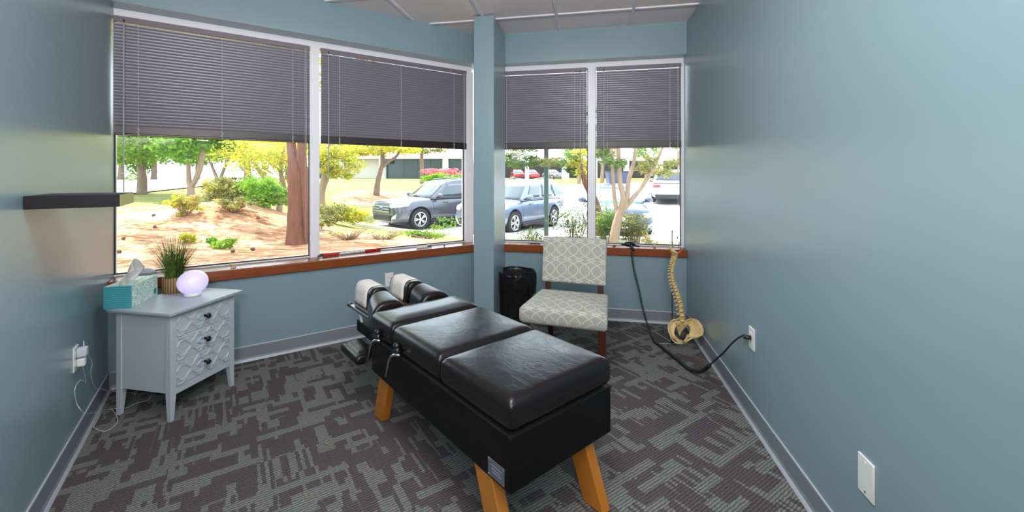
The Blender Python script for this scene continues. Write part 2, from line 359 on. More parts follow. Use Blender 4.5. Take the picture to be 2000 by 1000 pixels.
# ------------------------------------------------------------ windows and blinds
def window(n, org, rz, x0, x1, gy, label, ml, mr):
    e = thing('window_%d' % n, org, None, None, rz, kind='structure')
    f = MB(); f.box((x0 - ml, gy - .035, 2.375), (x1 + mr, gy + .035, 2.44)); f.box((x0 - ml, gy - .02, .662), (x1 + mr, gy + .035, .688))
    if ml: f.box((x0 - ml, gy - .06, .674), (x0, gy + .035, 2.376))
    if mr: f.box((x1, gy - .06, .674), (x1 + mr, gy + .035, 2.376))
    f.build('window_frame', M_WHITEF, e, bevel=.002)
    g = MB(); w = .006
    for lo, hi in (((x0, gy - .022, .685), (x1, gy + .005, .692)), ((x0, gy - .012, .685), (x0 + w, gy + .005, 2.375)), ((x1 - w, gy - .012, .685), (x1, gy + .005, 2.375))): g.box(lo, hi)
    g.build('gasket', M_GASK, e)
    MB().box((x0, gy - .003, .686), (x1, gy + .003, 2.376)).build('pane', M_GLASS, e)
    return e
window(1, OA, PI / 4, 0.0, 1.177, .185, '', 0, .069); window(2, OA, PI / 4, 1.246, 2.60, .185, '', 0, .08)
window(3, OC, 0, .10, 1.014, .16, '', .08, .072); window(4, OC, 0, 1.086, 1.862, .16, '', 0, .02)
def blind(org, rz, x0, x1, gy, label, wx, side=1):
    e = thing('window_blind', org, label, 'blind', rz, 'grey mini blinds half lowered in the windows')
    ym = gy - .07; x0 += .008; x1 -= .008
    MB().prof([(ym - .014, 2.335), (ym - .014, 2.372), (ym + .014, 2.372), (ym + .014, 2.335)], x0, x1).build('headrail', M_HEADR, e, bevel=.002)
    s = MB(); n = 32; zt, zb = 2.318, 1.668; p = (zt - zb) / (n - 1); a = math.radians(-66)
    for i in range(n):
        z = zt - i * p; pts = []
        for j in range(5):
            t = -1 + j * .5; bow = -.0034 * (1 - t * t)
            y = ym + t * .0125 * math.cos(a) - bow * math.sin(a); zz = z - 0 + t * .0125 * math.sin(a) + bow * math.cos(a) - .0
            pts.append((y, zz))
        s.loft([[(x0, q[0], q[1]) for q in pts], [(x1, q[0], q[1]) for q in pts]], closed=False)
    s.build('slats', M_SLAT, e, smooth=True)
    st = MB(); st.box((x0 + .001, ym - .0115, 1.613), (x1 - .001, ym + .0115, 1.660))
    for i in range(7): st.box((x0, ym - .0125, 1.617 + i * .006), (x1, ym + .0125, 1.6195 + i * .006))
    st.build('stacked_slats', M_RAIL, e)
    MB().box((x0, ym - .013, 1.598), (x1, ym + .013, 1.613)).build('bottom_rail', M_RAIL, e, bevel=.003)
    w = x1 - x0
    for fx in (.105, .5, .895) if w > .95 else (.13, .87):
        x = x0 + w * fx
        lc = MB(); lc.tube([(x, ym - .0135, 2.335), (x, ym - .0135, 1.60)], .0011, 5); lc.tube([(x + .004, ym + .0135, 2.335), (x + .004, ym + .0135, 1.60)], .0009, 5); lc.build('ladder_cord', M_CORD, e)
        lp = MB(); lp.tube([(x - .004, ym - .016, 1.65), (x + .006, ym - .018, 1.635), (x - .005, ym - .018, 1.62), (x + .005, ym - .017, 1.606), (x, ym - .015, 1.597)], .0024, 6); lp.build('cord_loop', M_CORD, e)
    xw = x0 + w * wx
    wd = MB(); wd.tube([(xw, ym - .03, 2.33), (xw, ym - .032, 1.23 if wx == .045 else 1.285)], .0042, 6); wd.build('wand', M_WAND, e)
    hk = MB(); hk.tube([(xw, ym - .012, 2.345), (xw, ym - .03, 2.345), (xw, ym - .03, 2.318)], .004, 6); hk.build('wand_hook', M_BLACKP, e)
    xc = x1 - .035 if side > 0 else x0 + .035
    c = MB(); c.tube([(xc, ym - .018, 2.345), (xc, ym - .024, 1.3), (xc + .006, ym - .022, .70)], .0011, 5); c.tube([(xc + .008, ym - .018, 2.345), (xc + .009, ym - .022, 1.58)], .0010, 5); c.build('lift_cord', M_CORD, e)
blind(OA, PI / 4, 0.0, 1.177, .185, 'grey mini blind half lowered in the leftmost window beside the left wall', .045)
blind(OA, PI / 4, 1.246, 2.60, .185, 'wide grey mini blind half lowered in the window just left of the column', .04)
blind(OC, 0, .10, 1.014, .16, 'small grey mini blind half lowered in the window just right of the column', .93)
blind(OC, 0, 1.086, 1.862, .16, 'small grey mini blind half lowered in the window beside the right wall', .09)

# ------------------------------------------------------------ ceiling lights (behind and above the camera view)
for (x, y, lab) in ((-.35, 1.15, 'flat white recessed ceiling light panel above the black table'),):
    e = thing('ceiling_light', (x, y, CEIL), lab, 'ceiling light')
    f = MB()
    for lo, hi in (((-.3, -.6), (.3, -.57)), ((-.3, .57), (.3, .6)), ((-.3, -.6), (-.27, .6)), ((.27, -.6), (.3, .6))): f.box((*lo, -.012), (*hi, 0))
    f.build('frame', M_GRID, e); MB().box((-.27, -.57, -.008), (.27, .57, -.002)).build('diffuser', mat('lit_diffuser', (235, 240, 250), .5, emit=((225, 236, 255), 1.2)), e)
    l = bpy.data.lights.new('ceiling_lamp', 'AREA'); l.shape = 'RECTANGLE'; l.size = .54; l.size_y = 1.14; l.energy = TROFFER_POWER; l.color = (.93, .96, 1); lo = bpy.data.objects.new('ceiling_lamp', l); COL.objects.link(lo); lo.parent = e; lo.location = (0, 0, -.015)
# added unseen fill lamp behind the camera, turned up to brighten the ceiling
l = bpy.data.lights.new('added_fill_lamp', 'AREA'); l.shape = 'RECTANGLE'; l.size = .34; l.size_y = .22; l.energy = 74; l.color = (1, .94, .92); lo = bpy.data.objects.new('added_fill_lamp', l); COL.objects.link(lo); lo.location = (.22, -.78, 1.97); lo.rotation_euler = (math.radians(140), 0, math.radians(12))
# ------------------------------------------------------------ the ground outside
CP = [(230,530,5.5),(400,500,6.5),(580,478,8.3),(250,440,9),(400,440,9),(250,402,13),(277,377,18),(372,385,17),(230,362,26),(330,356,30),(300,350,48),
      (640,490,6.8),(700,470,8.6),(830,466,9.6),(810,447,14.4),(740,441,14.6),(905,462,11),(640,430,12.5),(640,400,18),(735,372,22),(640,356,36),(860,352,45),(740,351,50),(880,375,24),
      (990,470,10),(997,455,12.6),(1085,440,15.5),(1230,460,11.5),(1300,470,10.5),(1305,391,23.5),(1100,376,28),(1200,352,50),(1000,352,50),(1330,352,45),(1400,470,10),(1450,380,24),(1195,468,9.4)]
ctl = [at_d(x, y, d) for x, y, d in CP] + [Vector((-9, 9, .7)), Vector((-14, 6, .8)), Vector((-3.5, 3.2, .1)), Vector((-1.2, 4.6, .0)), Vector((.6, 4.6, -.1)), Vector((6, 4.8, -.3)), Vector((-5.5, 1.5, .15))]
_P = np.array([[p.x, p.y] for p in ctl]); _Z = np.array([p.z for p in ctl])
_K = np.sqrt(((_P[:, None] - _P[None]) ** 2).sum(-1) + .6); _A = np.zeros((len(_P) + 3,) * 2); _A[:len(_P), :len(_P)] = _K + np.eye(len(_P)) * -.05; _A[:len(_P), -3] = 1; _A[:len(_P), -2:] = _P; _A[-3, :len(_P)] = 1; _A[-2:, :len(_P)] = _P.T
_W = np.linalg.solve(_A, np.concatenate([_Z, [0, 0, 0]]))
def gz(x, y):
    k = np.sqrt(((_P - np.array([x, y])) ** 2).sum(-1) + .6); return float(min(max(k @ _W[:-3] + _W[-3] + _W[-2] * x + _W[-1] * y, -.55), 1.15))
def on_ground(x, y, d, iters=0):
    """point of the ground under the pixel column x at forward distance d"""
    p = at_d(x, y, d); return Vector((p.x, p.y, gz(p.x, p.y)))
def terrain(poly, step, dz, clipwall=True):
    """height field over a convex polygon (counter-clockwise)"""
    xs = [p[0] for p in poly]; ys = [p[1] for p in poly]; nx = int((max(xs) - min(xs)) / step) + 1; ny = int((max(ys) - min(ys)) / step) + 1
    bm = bmesh.new(); bmesh.ops.create_grid(bm, x_segments=nx, y_segments=ny, size=.5)
    for v in bm.verts: v.co = Vector((min(xs) + (v.co.x + .5) * (max(xs) - min(xs)), min(ys) + (v.co.y + .5) * (max(ys) - min(ys)), 0))
    cuts = []
    n = len(poly)
    for i in range(n):
        a, b = Vector((*poly[i][:2], 0)), Vector((*poly[(i + 1) % n][:2], 0)); d = (b - a).normalized(); cuts.append((a, Vector((d.y, -d.x, 0))))
    for a, nn in cuts:
        bmesh.ops.bisect_plane(bm, geom=bm.verts[:] + bm.edges[:] + bm.faces[:], plane_co=a, plane_no=nn, clear_outer=True)
    for v in bm.verts: v.co.z = gz(v.co.x, v.co.y) + dz
    mb = MB(); mb.bm.free(); mb.bm = bm; return mb
def xy(x, y, d): p = at_d(x, y, d); return (p.x, p.y)
def ccw(poly):
    a = sum(poly[i][0] * poly[(i + 1) % len(poly)][1] - poly[(i + 1) % len(poly)][0] * poly[i][1] for i in range(len(poly))); return poly if a > 0 else poly[::-1]
lawn = terrain(ccw([(-75, 8), (-3.3, 2.1), (-1.05, 4.25), (12, 4.25), (50, 30), (50, 75), (-75, 75)]), 1.0, -.06)
# the polygon above is not convex at the window corner, so the wall side is cut by planes of its own
struct(lawn.build('lawn', M_GRASS, smooth=True), 'sunlit lawn sloping up from the window bed to the road')
W1, W2 = A(-.3, .26), A(LA + .1, .26)
mul = [xy(215, 403, 13), xy(330, 395, 14), xy(420, 398, 13.4), xy(600, 425, 12), xy(720, 447, 10.6), xy(850, 455, 9.9), xy(940, 462, 9.6), (W2.x, W2.y), (W1.x, W1.y), (-8.5, 2.5)]
struct(terrain(ccw(mul), .3, .0).build('mulch_bed', M_MULCH, smooth=True), 'sunlit pine straw bed between the window and the lawn')
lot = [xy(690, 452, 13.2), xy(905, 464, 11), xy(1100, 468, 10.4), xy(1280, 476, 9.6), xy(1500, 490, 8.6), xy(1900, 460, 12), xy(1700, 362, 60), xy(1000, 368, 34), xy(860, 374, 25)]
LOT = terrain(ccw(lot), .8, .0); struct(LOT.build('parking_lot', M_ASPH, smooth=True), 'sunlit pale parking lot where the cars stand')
cb = MB(); pts = [Vector((*xy(px, py, d), 0)) for px, py, d in ((690, 452, 13.1), (800, 458, 12), (905, 464, 10.9), (1000, 466, 10.6), (1100, 468, 10.3), (1200, 472, 9.9), (1280, 476, 9.5), (1400, 482, 9.0))]
rings = []
for i, p in enumerate(pts):
    t = (pts[min(i + 1, len(pts) - 1)] - pts[max(i - 1, 0)]).normalized(); nn = Vector((-t.y, t.x, 0)); z = gz(p.x, p.y)
    rings.append([p + nn * .08 + Vector((0, 0, z - .1)), p + nn * .08 + Vector((0, 0, z + .045)), p - nn * .08 + Vector((0, 0, z + .05)), p - nn * .08 + Vector((0, 0, z - .1))])
struct(cb.loft(rings).build('kerb', M_CURB), 'low concrete kerb along the near edge of the parking lot')
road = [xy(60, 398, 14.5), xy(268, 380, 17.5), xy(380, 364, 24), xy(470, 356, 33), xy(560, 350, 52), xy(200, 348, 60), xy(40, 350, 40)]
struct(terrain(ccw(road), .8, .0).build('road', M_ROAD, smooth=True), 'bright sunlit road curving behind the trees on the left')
struct(MB().box((-90, 8, -1.4), (90, 95, -1.2)).build('subsoil', M_GRASS), 'ground far below the lawn')

# ------------------------------------------------------------ plants
def leaf_mat(nm, a, b, tr=.45): return mat(nm, a, .6, spec=.3, var=(3.5, b, .35, .65), trans=tr)
L_GREEN = leaf_mat('leaf_mid_green', (84, 124, 42), (140, 164, 60)); L_YEL = leaf_mat('leaf_yellow_green', (150, 160, 38), (196, 180, 62)); L_BRIGHT = leaf_mat('leaf_bright_green', (88, 142, 34), (146, 178, 50))
L_DARK = leaf_mat('leaf_dark_green', (56, 84, 40), (112, 132, 62), .25); L_OLIVE = leaf_mat('leaf_olive', (104, 112, 50), (158, 150, 84)); L_DRY = leaf_mat('leaf_dry', (176, 148, 100), (168, 162, 80)); L_PINK = leaf_mat('flower_pink', (220, 96, 120), (236, 150, 150))
def leaves(mb, c, r, n, ls, asp=.45, rs=None, shell=.35, clumps=12, flat=0):
    rs = rs or random; c = Vector(c); cl = []
    for i in range(clumps):
        while True:
            p = Vector((rs.uniform(-1, 1), rs.uniform(-1, 1), rs.uniform(-1, 1)))
            if p.length < 1 and p.length > shell: break
        cl.append((Vector((p.x * r[0], p.y * r[1], p.z * r[2])) * .85, rs.uniform(.22, .42)))
    for i in range(n):
        q, k = cl[rs.randrange(clumps)]; d = Vector((rs.gauss(0, 1), rs.gauss(0, 1), rs.gauss(0, 1))).normalized() * (rs.random() ** .4)
        p = c + q + Vector((d.x * r[0] * k, d.y * r[1] * k, d.z * r[2] * k))
        a = Vector((rs.gauss(0, 1), rs.gauss(0, 1), rs.gauss(0, .6 if not flat else .15))).normalized(); b = a.cross(Vector((rs.gauss(0, 1), rs.gauss(0, 1), rs.gauss(0, 1)))).normalized(); s = ls * rs.uniform(.6, 1.25)
        v = [mb.bm.verts.new(p - a * s), mb.bm.verts.new(p - b * s * asp), mb.bm.verts.new(p + a * s), mb.bm.verts.new(p + b * s * asp)]; mb.face(v)
    mb.norecalc = True; return mb
def plant(name, base, label, cat, trunks=(), crown=(), bark_m=None, group=None, twigs=0):
    """trunks: lists of (dx,dy,dz,r); crown: (dx,dy,dz,rx,ry,rz,n,leafsize,mat[,aspect])"""
    e = thing(name, base, label, cat, 0, group)
    if trunks:
        mb = MB()
        for t in trunks:
            # smooth the polyline
            P = [Vector(q[:3]) for q in t]; R = [q[3] for q in t]; pts = []; rr = []
            for i in range(len(P) - 1):
                for k in range(4):
                    u = k / 4; a = P[max(i - 1, 0)]; b = P[i]; c = P[i + 1]; d = P[min(i + 2, len(P) - 1)]
                    pts.append(.5 * ((2 * b) + (c - a) * u + (2 * a - 5 * b + 4 * c - d) * u * u + (3 * b - a - 3 * c + d) * u ** 3)); rr.append(R[i] * (1 - u) + R[i + 1] * u)
            pts.append(P[-1]); rr.append(R[-1]); mb.tube(pts, [q * random.uniform(.95, 1.06) for q in rr], 10)
        mb.build('trunk', bark_m or M_BARK3, e, smooth=True)
    if twigs:
        mb = MB(); rx = crown[0][3] if crown else .4; rz_ = crown[0][5] if crown else .3
        for i in range(twigs):
            a = random.uniform(0, 2 * PI); k = random.uniform(.4, 1); x, y = math.cos(a) * rx * k, math.sin(a) * rx * k; h = rz_ * random.uniform(.8, 1.9)
            mb.tube([(x * .15, y * .15, -.02), (x * .55, y * .55, h * .5 + random.uniform(-.03, .03)), (x, y, h)], [.008, .005, .002], 4)
        mb.build('twigs', M_BARK2, e)
    by = {}
    for c in crown: by.setdefault(c[8].name, []).append(c)
    for k, cs in by.items():
        mb = MB()
        for c in cs: leaves(mb, c[:3], c[3:6], c[6], c[7], c[9] if len(c) > 9 else .45, clumps=max(8, c[6] // 55))
        mb.build('foliage' if k != 'flower_pink' else 'flowers', cs[0][8], e)
    return e
def G0(x, y, d): return on_ground(x, y, d)
# large tree by the mullion between the two left windows
b = G0(577, 476, 8.3)
plant('large_tree', b, 'large red-brown tree trunk that splits in two beside the left window post', 'tree',
      [[(0, 0, -.1, .25), (0, 0, .12, .18), (.0, 0, .7, .15), (-.01, 0, 1.3, .14), (-.03, 0, 1.6, .115), (-.13, .05, 1.95, .085), (-.3, .1, 3.2, .09), (-.5, 0, 4.5, .06)],
       [(.14, .12, -.1, .13), (.17, .1, .4, .10), (.13, .08, 1.3, .10), (.11, .05, 1.6, .10), (.15, 0, 2.0, .09), (.3, 0, 3.4, .08), (.6, .1, 4.6, .05)]],
      [(-.2, .3, 4.4, 2.4, 2.0, 1.2, 2600, .08, L_YEL), (-3.0, 1.2, 5.2, 3.2, 2.2, 1.0, 2400, .12, L_YEL), (-1.4, -1.2, 5.6, 2.6, 1.6, .8, 1200, .12, L_YEL)], M_BARK)  # last two clumps added out of view to dapple the bed with shade
plant('road_tree', G0(277, 377, 18), 'slim tree with full green crown at the road edge, near the left wall', 'tree', [[(0, 0, -.1, .2), (.02, 0, .6, .17), (-.02, 0, 1.3, .15), (.1, 0, 3, .1)]], [(.2, 0, 2.4, 2.6, 2.0, 1.35, 5200, .11, L_GREEN), (-1.2, .5, 1.5, 1.2, 1, .8, 1300, .1, L_GREEN), (0, 0, 4.4, 2.5, 2, 1.2, 1200, .14, L_GREEN)], M_BARK3)
plant('forked_tree', G0(373, 386, 16.5), 'slender tree forking low on the lawn, with a leafy green crown', 'tree', [[(0, 0, -.1, .15), (0, 0, .45, .12), (-.1, 0, .75, .09), (-.12, 0, 1.8, .07), (0, 0, 3.2, .05)], [(0, 0, .42, .1), (.22, 0, .75, .1), (.45, 0, 1.3, .1), (.6, 0, 2.2, .09), (.7, 0, 3.2, .06)]], [(-.1, .1, 2.35, 1.5, 1.3, .95, 3600, .095, L_BRIGHT), (1.2, .2, 2.5, 1, 1, .7, 1500, .09, L_GREEN), (.2, 0, 4, 2, 1.6, 1, 900, .13, L_GREEN)], M_BARK2)
plant('roadside_tree', G0(428, 350, 30), 'thin twin-stemmed tree across the road, behind the forked one', 'tree', [[(0, 0, -.1, .14), (-.5, 0, 1.0, .1), (-1.2, 0, 2.4, .07)], [(0, 0, -.1, .14), (.4, 0, 1.0, .1), (1.2, 0, 2.3, .07)]], [(0, 0, 2.9, 2.8, 2, 1.3, 3200, .15, L_GREEN)], M_BARK3)
plant('yellow_tree', G0(484, 352, 26), 'straight trunked tree with yellow-green crown, mid lawn in the left window', 'tree', [[(0, 0, -.1, .26), (0, 0, .8, .2), (-.1, 0, 1.8, .17), (-.3, 0, 3.6, .1)], [(-.05, 0, 1.2, .1), (-1, 0, 2.1, .08), (-1.8, 0, 2.6, .05)]], [(-.4, 0, 2.7, 3.1, 2.2, 1.15, 4200, .12, L_YEL), (1.7, .4, 2.1, 1.5, 1.3, .9, 1800, .11, L_YEL)], M_BARK3)
plant('low_branching_tree', G0(545, 400, 13), 'low tree with bare crooked limbs leaning beside the big trunk', 'tree',
      [[(0, 0, -.1, .1), (.0, 0, .35, .09), (-.35, 0, .75, .075), (-.75, 0, 1.3, .06), (-1.2, 0, 1.9, .04)], [(0, 0, .2, .09), (.15, 0, .7, .08), (.05, 0, 1.3, .06), (.2, 0, 2, .04)], [(0, 0, .25, .07), (.4, 0, .6, .06), (.6, 0, 1.2, .05), (.9, 0, 1.7, .03)], [(-.35, 0, .75, .05), (-.9, 0, .95, .035), (-1.5, 0, 1.45, .02)]],
      [(-.3, 0, 1.75, 1.5, 1.1, .75, 3000, .055, L_YEL), (.5, 0, 1.2, .6, .6, .6, 900, .05, L_YEL)], M_BARK2)
for i, (px, py, d, h, lab, m_) in enumerate(((235, 348, 44, 4.6, 'far green tree beside the left wall, across the road', L_GREEN), (300, 347, 46, 4.8, 'far green tree across the road, seen between the two nearest slim trunks', L_GREEN), (385, 347, 50, 4.4, 'far green tree across the road behind the forked tree', L_GREEN), (470, 347, 52, 5, 'far pale tree above the distant white car', L_YEL), (560, 347, 54, 5, 'far yellow-green tree seen behind the big trunk', L_YEL))):
    plant('distant_tree', G0(px, py, d), lab, 'tree', [[(0, 0, -.2, .3), (.1, 0, 1.4, .22), (0, 0, 3, .15)]], [(0, 0, h * .78, 4.4, 2.6, 2.1, 3000, .24, m_)], M_BARK3, 'trees across the road')
plant('leaning_tree', G0(628, 368, 17), 'leaning tree with pale trunk just right of the left window post', 'tree', [[(0, 0, -.1, .17), (.0, 0, .6, .15), (.15, 0, 1.2, .14), (.35, 0, 2.2, .12), (.3, 0, 4, .08)], [(.1, .05, 0, .08), (.02, 0, .7, .07), (.25, 0, 1.5, .06)]], [(.9, 0, 1.75, .95, .8, .62, 1900, .075, L_YEL), (.4, .3, 2.5, 1.3, 1.1, .7, 1500, .08, L_YEL)], M_BARK2)
plant('lawn_tree', G0(735, 371, 21), 'curving slim tree in a mulch ring in front of the white building', 'tree', [[(0, 0, -.1, .17), (.08, 0, .6, .13), (.25, 0, 1.2, .12), (.35, 0, 1.75, .11), (.2, 0, 3, .07)], [(.28, 0, 1.3, .08), (.7, 0, 1.65, .08), (1.1, 0, 1.9, .07), (1.4, 0, 2.4, .05)]], [(.3, 0, 2.35, 2.3, 1.4, .5, 3400, .085, L_YEL), (-1.2, 0, 2.1, .9, .7, .4, 900, .08, L_YEL)], M_BARK3)
rc = G0(735, 371, 21)
ring = terrain([(rc.x + 1.9 * math.cos(k * PI / 8), rc.y + 2.6 * math.sin(k * PI / 8)) for k in range(16)], .4, -.045)
struct(ring.build('mulch_ring', M_MULCH), 'round pine straw ring around the slim lawn tree')
plant('thin_tree', G0(824, 356, 36), 'thin straight tree before the dark glazing of the white building', 'tree', [[(0, 0, -.3, .18), (0, 0, 1.5, .16), (-.05, 0, 3.5, .12)]], [(0, 0, 3.0, 2.2, 1.4, .5, 1300, .13, L_OLIVE)], M_BARK3)
# shrubs in the bed
plant('round_bush', G0(508, 416, 11.2), 'dense round bright green bush left of the big tree trunk', 'bush', (), [(0, 0, .42, .62, .55, .5, 3600, .045, L_BRIGHT), (.55, .1, .2, .5, .4, .25, 1000, .04, L_GREEN)], twigs=12)
plant('olive_bush', G0(445, 408, 12.2), 'wide olive and yellow bush behind the round green one', 'bush', (), [(0, 0, .4, .85, .6, .42, 3600, .045, L_OLIVE), (-.3, .0, .55, .5, .4, .3, 900, .045, L_YEL)], twigs=14)
plant('dry_bush', G0(362, 426, 9.6), 'half bare pale yellow-green shrub at the left of the bushes', 'bush', (), [(0, 0, .22, .42, .35, .24, 1000, .04, L_YEL), (.2, 0, .32, .3, .3, .2, 420, .035, L_DRY)], twigs=40)
plant('dry_bush', G0(455, 424, 10), 'pale dry shrub at the foot of the olive bush', 'bush', (), [(0, 0, .18, .45, .35, .18, 800, .035, L_DRY), (.1, 0, .2, .4, .3, .16, 500, .035, L_OLIVE)], twigs=40)
plant('ground_shrub', G0(365, 462, 7.7), 'small bright green ground shrub above the potted grass', 'bush', (), [(0, 0, .09, .2, .2, .1, 520, .03, L_YEL)], twigs=6)
plant('ground_shrub', G0(424, 474, 7.4), 'low spreading green ground shrub right of the potted grass', 'bush', (), [(-.15, 0, .09, .2, .2, .09, 420, .03, L_BRIGHT), (.2, -.05, .08, .26, .2, .12, 560, .03, L_BRIGHT)], twigs=10)
plant('hedge', G0(652, 428, 12), 'loose olive hedge at the left edge of the second window', 'hedge', (), [(-.2, 0, .28, .8, .5, .3, 2600, .04, L_OLIVE), (.55, .1, .18, .5, .4, .26, 1500, .04, L_YEL)], twigs=26)
plant('hedge', G0(610, 455, 10), 'low olive plant at the foot of the hedge, behind the window post', 'hedge', (), [(0.2, 0, .15, .4, .3, .18, 700, .035, L_OLIVE)], twigs=12)
plant('bare_shrub', G0(680, 468, 8.9), 'bare twiggy shrub in the mulch in front of the dark car nose', 'bush', (), [(0, 0, .12, .5, .3, .12, 90, .03, L_YEL)], twigs=70)
plant('bare_shrub', G0(748, 468, 9.0), 'bare tangled shrub in front of the dark car wheel', 'bush', (), [(0, 0, .12, .55, .3, .12, 120, .03, L_GREEN)], twigs=70)
plant('low_plants', G0(840, 462, 9.8), 'strip of low green plants in front of the dark car door', 'plant', (), [(0, 0, .1, .75, .3, .13, 900, .035, L_GREEN), (.2, 0, .3, .6, .3, .3, 260, .035, L_GREEN)], twigs=30)
plant('flower_bed', G0(866, 354, 33), 'clipped yellow-green bush with pink flowers behind the dark car roof', 'bush', (), [(.0, -.5, .45, 1.9, .8, .45, 2600, .09, L_BRIGHT), (-.6, .4, .95, 1.9, .6, .4, 1100, .09, L_PINK), (1, .4, 1.0, .8, .5, .35, 450, .09, L_PINK)])
# right hand windows
plant('crepe_myrtle', G0(1198, 470, 8.6), 'pale smooth multi-stemmed tree standing outside the rightmost window', 'tree',
      [[(0, 0, -.15, .095), (.02, 0, .25, .085), (.1, 0, .6, .07), (.2, 0, .95, .06), (.12, 0, 1.4, .05), (.08, 0, 2.6, .04)], [(.06, .03, .1, .06), (.13, .02, .55, .055), (.27, 0, .95, .05), (.3, 0, 1.3, .045), (.42, 0, 1.8, .04), (.5, 0, 2.8, .03)],
       [(.14, 0, .62, .045), (.38, 0, .95, .045), (.6, 0, 1.25, .04), (.85, 0, 1.7, .03), (1.1, 0, 2.4, .02)], [(.1, 0, .5, .045), (.02, .05, 1.0, .04), (-.02, 0, 1.7, .035), (-.1, 0, 2.6, .03)]],
      [(-.05, .2, 1.75, .5, .5, .28, 420, .085, L_DARK, .18), (.95, .2, 1.62, .55, .5, .3, 520, .08, L_OLIVE, .2), (.3, .1, 2.5, 1.5, 1.2, .5, 1400, .09, L_DARK, .2)], M_BARK2)
plant('leaning_tree', G0(1170, 452, 10.4), 'leaning red-brown trunk behind the post between the right windows', 'tree', [[(.02, 0, -.1, .11), (0, 0, .5, .1), (-.12, 0, .95, .09), (-.35, 0, 1.4, .07), (-.5, 0, 2.1, .05)]], [(-.45, .2, 1.85, .5, .5, .4, 700, .07, L_YEL, .3), (-.75, 0, 1.8, .4, .4, .35, 420, .085, L_DARK, .18)], M_BARK)
plant('willow_oak_branches', G0(1010, 462, 10.8), 'dark narrow-leaved tree whose branches hang at the top right of the column', 'tree', [[(-1.1, .2, -.2, .14), (-1.15, .2, 1.2, .12), (-1.0, .2, 2.4, .1), (-.2, 0, 2.6, .05), (.8, 0, 2.35, .03)]], [(.0, 0, 1.95, .72, .5, .22, 560, .085, L_DARK, .18), (.75, 0, 1.95, .5, .4, .2, 300, .085, L_OLIVE, .18), (.2, 0, 2.5, 1.3, .8, .4, 1400, .09, L_DARK, .2)], M_BARK3)
def cane_shrub(base, lab, r, h, n, nl, m_):
    e = thing('nandina_shrub', base, lab, 'shrub', 0, 'cane shrubs outside the right windows')
    st = MB(); lf = MB(); lf.norecalc = True
    for i in range(n):
        a = random.uniform(0, 2 * PI); k = random.uniform(.15, 1) * r; p0 = Vector((math.cos(a) * k * .3, math.sin(a) * k * .3, -.05)); p1 = Vector((math.cos(a) * k, math.sin(a) * k * .7, h * random.uniform(.45, 1.1))); pm = (p0 + p1) / 2 + Vector((-math.cos(a) * .04, 0, .08))
        st.tube([p0, pm, p1], [.007, .005, .003], 5)
        for j in range(nl):
            u = random.uniform(.35, 1.05); q = p0.lerp(p1, u) + Vector((random.gauss(0, .05), random.gauss(0, .05), random.gauss(0, .03)))
            d = Vector((random.gauss(0, 1), random.gauss(0, 1), random.gauss(0, .55))).normalized() * random.uniform(.06, .125); s_ = d.cross(Vector((random.gauss(0, .4), random.gauss(0, .4), 1))).normalized() * .014
            v = [lf.bm.verts.new(q), lf.bm.verts.new(q + d * .45 + s_), lf.bm.verts.new(q + d), lf.bm.verts.new(q + d * .45 - s_)]; lf.face(v)
    st.build('canes', M_BARK3, e); lf.build('foliage', m_, e)
cane_shrub(G0(1118, 462, 9.4), 'feathery dark green shrub outside, just behind the chair back', .62, .78, 30, 34, L_DARK)
cane_shrub(G0(1040, 466, 9.9), 'short feathery shrub outside, at the foot of the dark post', .4, .3, 12, 24, L_DARK)
cane_shrub(G0(1182, 466, 9.0), 'dense feathery green shrub outside at the foot of the pale trunk', .42, .8, 26, 44, L_GREEN)
cane_shrub(G0(1238, 472, 8.8), 'feathery shrub outside in front of the sedan headlight', .45, .62, 26, 38, L_OLIVE)
cane_shrub(G0(1268, 478, 8.4), 'small pale flowering sprig outside, right of the sedan shrub', .18, .22, 8, 18, L_DRY)
e = thing('metal_post', G0(1067, 462, 11), 'slim dark green metal post outside, in the small window beside the column', 'post')
mb = MB(); mb.box((-.055, -.055, -.1), (.055, .055, 4.2)); mb.build('shaft', mat('dark_green_paint', (58, 78, 72), .45), e, bevel=.01); MB().box((-.1, -.1, -.05), (.1, .1, .02)).build('base_plate', M_STEEL, e)
for i, (px, d, m_, h, lab) in enumerate(((1130, 40, L_GREEN, 3.2, 'distant tree behind the trees in the small window by the column'), (1175, 42, L_OLIVE, 3.3, 'distant olive tree behind the post between the right windows'), (1262, 44, L_GREEN, 3.6, 'distant round green tree left of the parked silver car'), (1325, 40, L_GREEN, 3.8, 'distant tree at the edge of the right wall, behind the silver car'))):
    plant('distant_tree', G0(px, 352, d), lab, 'tree', [[(0, 0, -.3, .22), (.1, 0, 1.6, .18), (0, 0, 3, .12)]], [(0, 0, h, 1.7, 1.5, 1.15, 1500, .15, m_)], M_BARK2, 'trees at the far side of the parking lot')
M_CONE = mat('pine_cone_brown', (92, 70, 58), .9)
for i, (px, py, lab) in enumerate(((236, 493, 'pine cone lying in the straw just above the tissues'), (241, 473, 'pine cone lying in the straw near the left wall'), (236, 421, 'small pine cone in the shade at the far left of the bed'), (297, 437, 'pine cone lying left of the pale dry shrub'), (302, 446, 'pine cone lying nearest the left shrub base'), (507, 434, 'pine cone lying below the round green bush'), (497, 482, 'pine cone lying left of the big tree foot'), (455, 488, 'pine cone lying below the low spreading shrub'))):
    p = at_z(px, py, .12 if py > 460 else .25); p.z = gz(p.x, p.y)
    mb = MB(); mb.lathe([(.004, -.01), (.035, .0), (.05, .03), (.055, .055), (.04, .09), (.018, .12), (.003, .125)], n=9, M=Matrix.Rotation(1.2, 4, 'X'))
    o = mb.build('pine_cone', M_CONE); o.scale = (.62, .62, .62); o.location = p + Vector((0, 0, .018)); o.rotation_euler = (0, 0, i); tag(o, lab, 'pine cone', 'pine cones in the straw bed')
